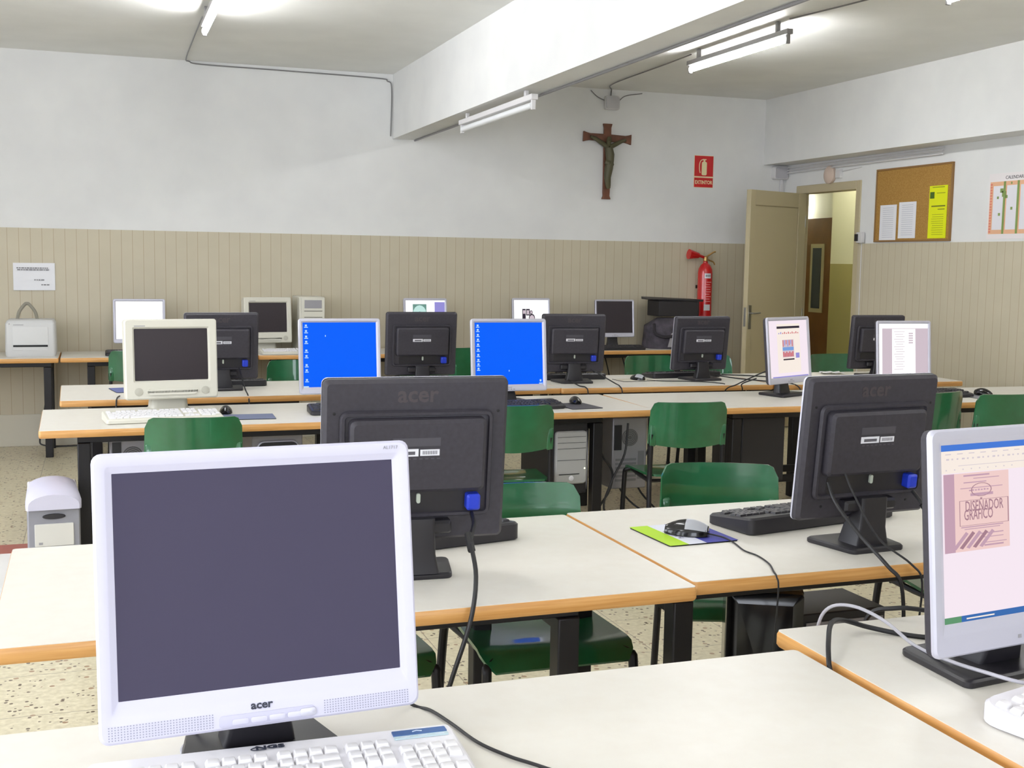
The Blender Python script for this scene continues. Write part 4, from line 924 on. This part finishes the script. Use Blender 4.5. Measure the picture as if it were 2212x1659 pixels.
b = MB(); b.box(-.062, .075, -.1785, -.176, .355, .42, 0); b.build('drive_bay', m_greyp, cs)
b = MB()
for z in (.33, .28, .235): b.box(-.065, .08, -.1785, -.1755, z, z+.006)
b.build('bay_gaps', m_beige2, cs)

def tower(label, x, y, z, rz, w=.19, h=.40, d=.42, style='black'):
    t = thing('computer_tower', label, 'computer tower', (x, y, z), rz)
    sh = {'black': m_blk2, 'gloss': m_gloss, 'silver': m_blk2, 'rear': m_grey, 'rounded': m_greyp}[style]
    b = MB(); b.box(-w/2, w/2, -d/2, d/2, 0, h); b.build('case_shell', sh, t, bevel=.006)
    if style in ('silver',):
        b = MB(); b.rr(-w/2+.012, w/2-.012, .055, h-.045, .018, [(-d/2+.001, 0), (-d/2-.016, 0), (-d/2-.022, .006)]); b.build('front_panel', mat('panel_silver', (172, 172, 172), .4), t)
        b = MB()
        for q_ in (.24, .27, .30, .18): b.box(-w/2+.02, w/2-.02, -d/2-.0235, -d/2-.0215, q_, q_+.0015)
        b.box(-w/2+.03, w/2-.055, -d/2-.024, -d/2-.0215, .105, .109); b.build('panel_seams', m_dark, t)
        b = MB(Matrix.Translation((0, -d/2-.022, .085)) @ Matrix.Rotation(PI/2, 4, 'X')); b.lathe([(.014, 0), (.012, .004), (.004, .006)], 16); b.build('power_button', m_label, t)
        b = MB(Matrix.Translation((w/2-.025, -d/2-.022, .135)) @ Matrix.Rotation(PI/2, 4, 'X')); b.lathe([(.004, 0), (.003, .003)], 10); b.build('status_light', mat('led_warm', (255, 250, 200), .4, emit=3), t)
        b = MB(); b.tube([(w/2-.002, -d/2+.005, .02), (w/2-.002, -d/2-.006, h*.5), (w/2-.006, -d/2+.005, h-.02)], .003); b.build('edge_strip', m_silver, t)
    if style == 'rear':
        F = -d/2
        b = MB(Matrix.Translation((.0, F, h*.72)) @ Matrix.Rotation(PI/2, 4, 'X'))
        b.lathe([(.046, 0), (.046, .002), (.042, .003)], 24); b.build('fan_grille', mat('fan_grey', (96, 94, 94), .5), t)
        b = MB()
        for q_ in range(4):
            n = 24; R0 = .012+.009*q_
            b.loft([[(R_k*math.cos(2*PI*i/n), F-.0045, h*.72+R_k*math.sin(2*PI*i/n)) for i in range(n)] for R_k in (R0, R0+.002)], False, False)
        b.build('fan_rings', m_grey, t)
        b = MB()
        for q_ in range(6): b.box(-w/2+.02, w/2-.06, F-.002, F, .04+.022*q_, .052+.022*q_)
        b.box(w/2-.05, w/2-.015, F-.002, F, .05, .20); b.build('slot_covers', mat('slot_grey', (124, 124, 128), .4, .4), t)
        b = MB(); b.box(-w/2+.01, -w/2+.05, F-.008, F, h*.55, h*.9); b.build('port_block', m_blk2, t)
    if style == 'rounded':
        b = MB(); b.rr(-w/2+.02, w/2-.02, .02, h-.03, .035, [(-d/2+.001, 0), (-d/2-.012, 0), (-d/2-.014, .003)]); b.build('front_rim', m_silver, t)
        b = MB(); b.rr(-w/2+.026, w/2-.026, .026, h-.036, .03, [(-d/2-.013, 0), (-d/2-.018, 0)]); b.build('front_panel', m_blk2, t)
    if style == 'gloss':
        b = MB(); b.rr(-w/2, w/2, 0, h, .01, [(-d/2+.001, 0), (-d/2-.02, .002), (-d/2-.035, .03)]); b.build('front_panel', m_gloss, t)
    return t
tower('black tower with a silver front panel on the desk rail, beside a chair back', 2.265, 5.77, .30, R_(3), w=.20, h=.375, d=.38, style='silver')
tower('grey metal back of a computer with a round fan, under the third row desk', 2.64, 5.80, .30, 0, w=.20, h=.38, d=.32, style='rear')
tower('big plain black tower under the third row, behind the second row chair back', 3.465, 5.83, .30, R_(-4), w=.26, h=.36, d=.38, style='black')
tower('pale bluish computer back under the left end of the third row', .13, 5.83, .30, 0, w=.20, h=.375, d=.34, style='rear')
tower('grey computer with a round-cornered dark front under the third row', .775, 5.78, .30, R_(3), w=.24, h=.36, d=.36, style='rounded')
tower('black computer box under the back wall desk in front of the fourth row chair', 4.70, 9.62, .30, 0, w=.26, h=.37, d=.30, style='black')
tower('glossy black tower under the second row, right of the desk leg', 1.685, 2.73, .18, R_(-28), w=.20, h=.47, d=.25, style='gloss')
# low black computer box with ports at the back, under the mouse mat desk
bx_ = thing('computer_case', 'flat black computer with grey rear ports and cables under the mouse mat desk', 'computer case', (2.02, 2.97, .26), R_(1))
b = MB(); b.box(-.145, .145, -.14, .07, 0, .24); b.build('case_shell', m_blk2, bx_, bevel=.004)
b = MB(); b.box(-.13, .135, -.144, -.14, .02, .215, 0); b.build('rear_plate', m_grey, bx_)
b = MB(); b.M = Matrix.Translation((-.055, -.144, .15)) @ Matrix.Rotation(PI/2, 4, 'X'); b.lathe([(.034, 0), (.034, .003)], 20); b.build('rear_fan', m_blk2, bx_)
b = MB()
for q_ in range(5): b.tube(spl([(.0+.025*q_, -.145, .17), (.01+.025*q_, -.19, .16), (.03+.02*q_, -.18, .08), (.04+.02*q_, -.17, .0)]), .004)
b.build('rear_cables', m_cab, bx_)
# the pale rounded tower standing on the floor at the left
pt = thing('computer_tower', 'white domed computer tower with a grey front standing on the floor at the left', 'computer tower', (-.205, 5.30, 0), R_(3))
b = MB(); b.box(-.10, .10, -.155, .22, 0, .50); b.build('case_shell', mat('case_pale', (224, 224, 232), .4), pt, bevel=.006)
b = MB(); b.loft([[(x, y_, z) for x, z in [(-a, 0), (a, 0), (a, hh)]+[(a*math.cos(PI*i/10), hh+.022*math.sin(PI*i/10)) for i in range(1, 10)]+[(-a, hh)]] for y_, a, hh in ((-.154, .103, .485), (-.185, .102, .478), (-.20, .096, .462))])
b.build('front_panel', mat('front_grey', (140, 140, 148), .4), pt)
b = MB(); rg = []
for y_, a in ((.16, .100), (-.17, .108), (-.205, .106), (-.218, .098)):
    rg.append([(a*math.cos(PI*i/12), y_, .485+.045*math.sin(PI*i/12)+(-.0 if y_ > -.2 else -.012)) for i in range(13)]+[(-a, y_, .46 if y_ > -.2 else .455), (a, y_, .46 if y_ > -.2 else .455)])
b.loft(rg); b.build('domed_cap', m_silw, pt)
b = MB(); b.loft([[(.045*math.cos(2*PI*i/16)*k_, -.203-.003*(k_ < 1), .425+.012*math.sin(2*PI*i/16)*k_) for i in range(16)] for k_ in (1, .9)]); b.build('power_button', m_blk2, pt)
for z0, z1, lb in ((.30, .395, 'a'), (.235, .295, 'b'), (.17, .23, 'c')):
    b = MB(); b.rr(-.075, .075, z0+.002, z1, .004, [(-.199, 0), (-.205, 0), (-.207, .002)]); b.build('drive_front', mat('drive_pale', (206, 204, 198), .45), pt)
b = MB(); b.box(-.06, -.045, -.2085, -.207, .31, .32); b.box(.02, .06, -.2085, -.207, .25, .256); b.box(-.055, -.04, -.2085, -.207, .25, .256); b.build('drive_buttons', m_greyp, pt)
# bag and box at the back wall desk
bg_ = thing('padded_bag', 'grey cloth bag slumped on the back wall desk right of the dark screen', 'bag', (4.82, 9.55, TZ))
n1, n2 = 22, 12; vs = []
rnd = random.Random(3)
rings = []
for j in range(n2):
    v = j/(n2-1); z = .27*v; k_ = (1-.55*max(0, v-.72)/.28)
    rings.append([((.225*k_*(1+.05*math.sin(3*a+5*v)))*math.copysign(abs(math.cos(a))**.7, math.cos(a)), (.16*k_*(1+.05*math.sin(4*a+7*v)))*math.copysign(abs(math.sin(a))**.7, math.sin(a)), z+.012*math.sin(5*a+3*v)*v*(v < 1)) for a in [2*PI*i/n1 for i in range(n1)]])
b = MB(); b.loft(rings); b.build('bag_body', speckle(mat('bag_cloth', (72, 68, 76), .85), 18, (60, 56, 64), (86, 80, 90), .3, .7, bump=.5), bg_, smooth=60)
b = MB(); b.tube(spl([(-.19, -.10, .22), (-.2, -.15, .14), (-.12, -.18, .11), (.0, -.175, .13), (.05, -.15, .2)]), .014, 8); b.build('strap', mat('strap_dark', (44, 40, 46), .8), bg_)
b = MB(); b.loft([[(-.03+a*.08, -.185+z*.1, .02+z+.13*0) for a, z in ((-.8, .0), (.4, .0), (1.0, .1), (.5, .14), (-.3, .12))], [(-.03+a*.08, -.19+z*.1, .02+z) for a, z in ((-.8, .0), (.4, .0), (1.0, .1), (.5, .14), (-.3, .12))]]); b.build('pale_patch', m_greyp, bg_)
kb_ = thing('storage_box', 'dark open box with an overhanging lid standing on the grey bag', 'box', (4.85, 9.60, TZ+.285))
b = MB(); b.box(-.16, .24, -.12, .12, 0, .14); b.build('box_body', mat('box_dark', (36, 33, 36), .6), kb_, bevel=.006)
b = MB(Matrix.Rotation(R_(1.2), 4, 'Y')); b.loft([[(-.28, -.13, .143), (.27, -.13, .138), (.27, .13, .138), (-.22, .13, .143)], [(-.285, -.135, .152), (.272, -.135, .158), (.272, .135, .158), (-.22, .135, .166)]]); b.build('lid', mat('lid_dark', (42, 40, 44), .55), kb_, bevel=.003)

# ------------------------------------------------------------------ loose cables
cable('power_cable', 'thick black cable looping over the desk edge beside the monitor at the right', [(1.62, 1.90, .75), (1.578, 1.925, .745), (1.539, 1.96, .745), (1.488, 2.0, .752), (1.43, 2.005, .77), (1.375, 1.965, .78), (1.325, 1.90, .77), (1.300, 1.86, .742), (1.30, 1.85, .70), (1.30, 1.86, .55)], .0052, m_cab)
cable('white_cable', 'pale cable arching from behind the desk to the round-cornered keyboard', [(1.44, 2.11, .60), (1.435, 2.10, .72), (1.445, 2.075, .775), (1.475, 2.03, .788), (1.50, 1.96, .775), (1.497, 1.86, .756), (1.485, 1.74, .765), (1.49, 1.66, .772), (1.53, 1.60, .768), (1.60, 1.585, .770), (1.68, 1.59, .775)], .0036, m_cabw)
cable('power_cable', 'black cable arching over the back of the desk at the lower right', [(1.55, 2.12, .60), (1.56, 2.10, .735), (1.60, 2.06, .765), (1.66, 2.02, .765), (1.74, 1.97, .75)], .0052, m_cab)
for pts, lb in (([(2.50, 6.30, .66), (2.47, 6.32, .4), (2.52, 6.30, .15), (2.62, 6.2, .02), (2.9, 6.1, .012), (3.2, 6.3, .012)], 'black cable hanging to the floor beside the grey computer back'),
                ([(2.44, 5.60, .66), (2.47, 5.62, .50), (2.53, 5.61, .40), (2.51, 5.60, .30), (2.44, 5.58, .2), (2.43, 5.58, .03)], 'black cable drooping over the front of the grey computer back'),
                ([(2.60, 5.58, .66), (2.58, 5.57, .5), (2.50, 5.55, .36), (2.46, 5.55, .22), (2.55, 5.56, .10), (2.75, 5.6, .012)], 'black cable crossing in front of the grey computer back'),
                ([(2.75, 6.35, .66), (2.85, 6.4, .4), (2.9, 6.3, .15), (3.05, 6.2, .02), (3.3, 6.25, .012)], 'black cable hanging right of the grey computer back'),
                ([(3.05, 6.30, .68), (3.10, 6.32, .45), (3.0, 6.3, .2), (3.12, 6.25, .02)], 'black cable hanging behind the middle green chair'),
                ([(2.35, 6.0, .02), (2.6, 5.95, .012), (2.85, 6.1, .012), (3.1, 5.9, .012), (3.3, 6.0, .012)], 'black cable lying on the floor under the third row')):
    cable('power_cable', lb, pts, .006, m_cab)
for pts, lb in (([(3.86, 6.94, .76), (3.98, 6.85, .745), (4.05, 6.70, .745), (4.12, 6.56, .745), (4.16, 6.48, .745), (4.19, 6.42, .70), (4.2, 6.4, .5)], 'black cable from the fourth row desk into the gap, left of the turned monitor'),
                ([(3.98, 7.12, .745), (4.15, 7.02, .745), (4.30, 6.85, .745), (4.42, 6.65, .745), (4.46, 6.50, .745), (4.47, 6.40, .70), (4.47, 6.4, .5)], 'long black cable crossing the fourth row desk to the gap'),
                ([(3.70, 6.02, .88), (3.66, 6.10, .84), (3.60, 6.20, .78), (3.57, 6.30, .72), (3.56, 6.34, .5)], 'black cable from the turned monitor down behind its desk'),
                ([(3.64, 6.05, .83), (3.60, 6.14, .79), (3.66, 6.24, .75), (3.70, 6.31, .70), (3.70, 6.34, .5)], 'second black cable from the turned monitor, right of the first'),
                ([(.745, 6.86, .86), (.75, 6.62, .77), (.755, 6.525, .742), (.757, 6.49, .70), (.757, 6.48, .5)], 'black cable down the desk edge below the leftmost black monitor'),
                ([(2.76, 6.82, .76), (2.75, 6.62, .745), (2.76, 6.535, .742), (2.765, 6.51, .70), (2.765, 6.50, .5)], 'black cable down the desk edge below the black monitor over the right blue screen'),
                ([(2.90, 6.80, .83), (2.98, 6.62, .76), (2.985, 6.54, .745), (2.99, 6.51, .70), (2.99, 6.50, .5)], 'black cable over the desk edge right of that black monitor'),
                ([(.09, 6.60, .745), (.075, 6.50, .743), (.07, 6.47, .70), (.07, 6.465, .5)], 'thin black cable over the front edge of the fourth row left end desk')):
    cable('monitor_cable', lb, pts, .004, m_cab)
for x, lb in ((-.36, 'thin cable hanging from the printer desk to the floor'), (.02, None)):
    if lb: cable('printer_cable', lb, [(x-.01, 9.74, .70), (x-.02, 9.75, .55), (x-.06, 9.76, .3), (x-.10, 9.76, .08), (x-.05, 9.74, .012), (x+.3, 9.70, .012)], .006, m_cab)
for x, lb in ((4.30, 'left one of three cables hanging under the dark screen at the wall'), (4.47, 'middle one of three cables hanging under the dark screen at the wall'), (4.60, 'right one of three cables hanging under the dark screen at the wall')):
    cable('hanging_cable', lb, [(x-.04, 9.70, .70), (x, 9.66, .5), (x+.05-.08*(x > 4.55), 9.68, .25), (x+.06, 9.72, .01)], .006, m_cab)
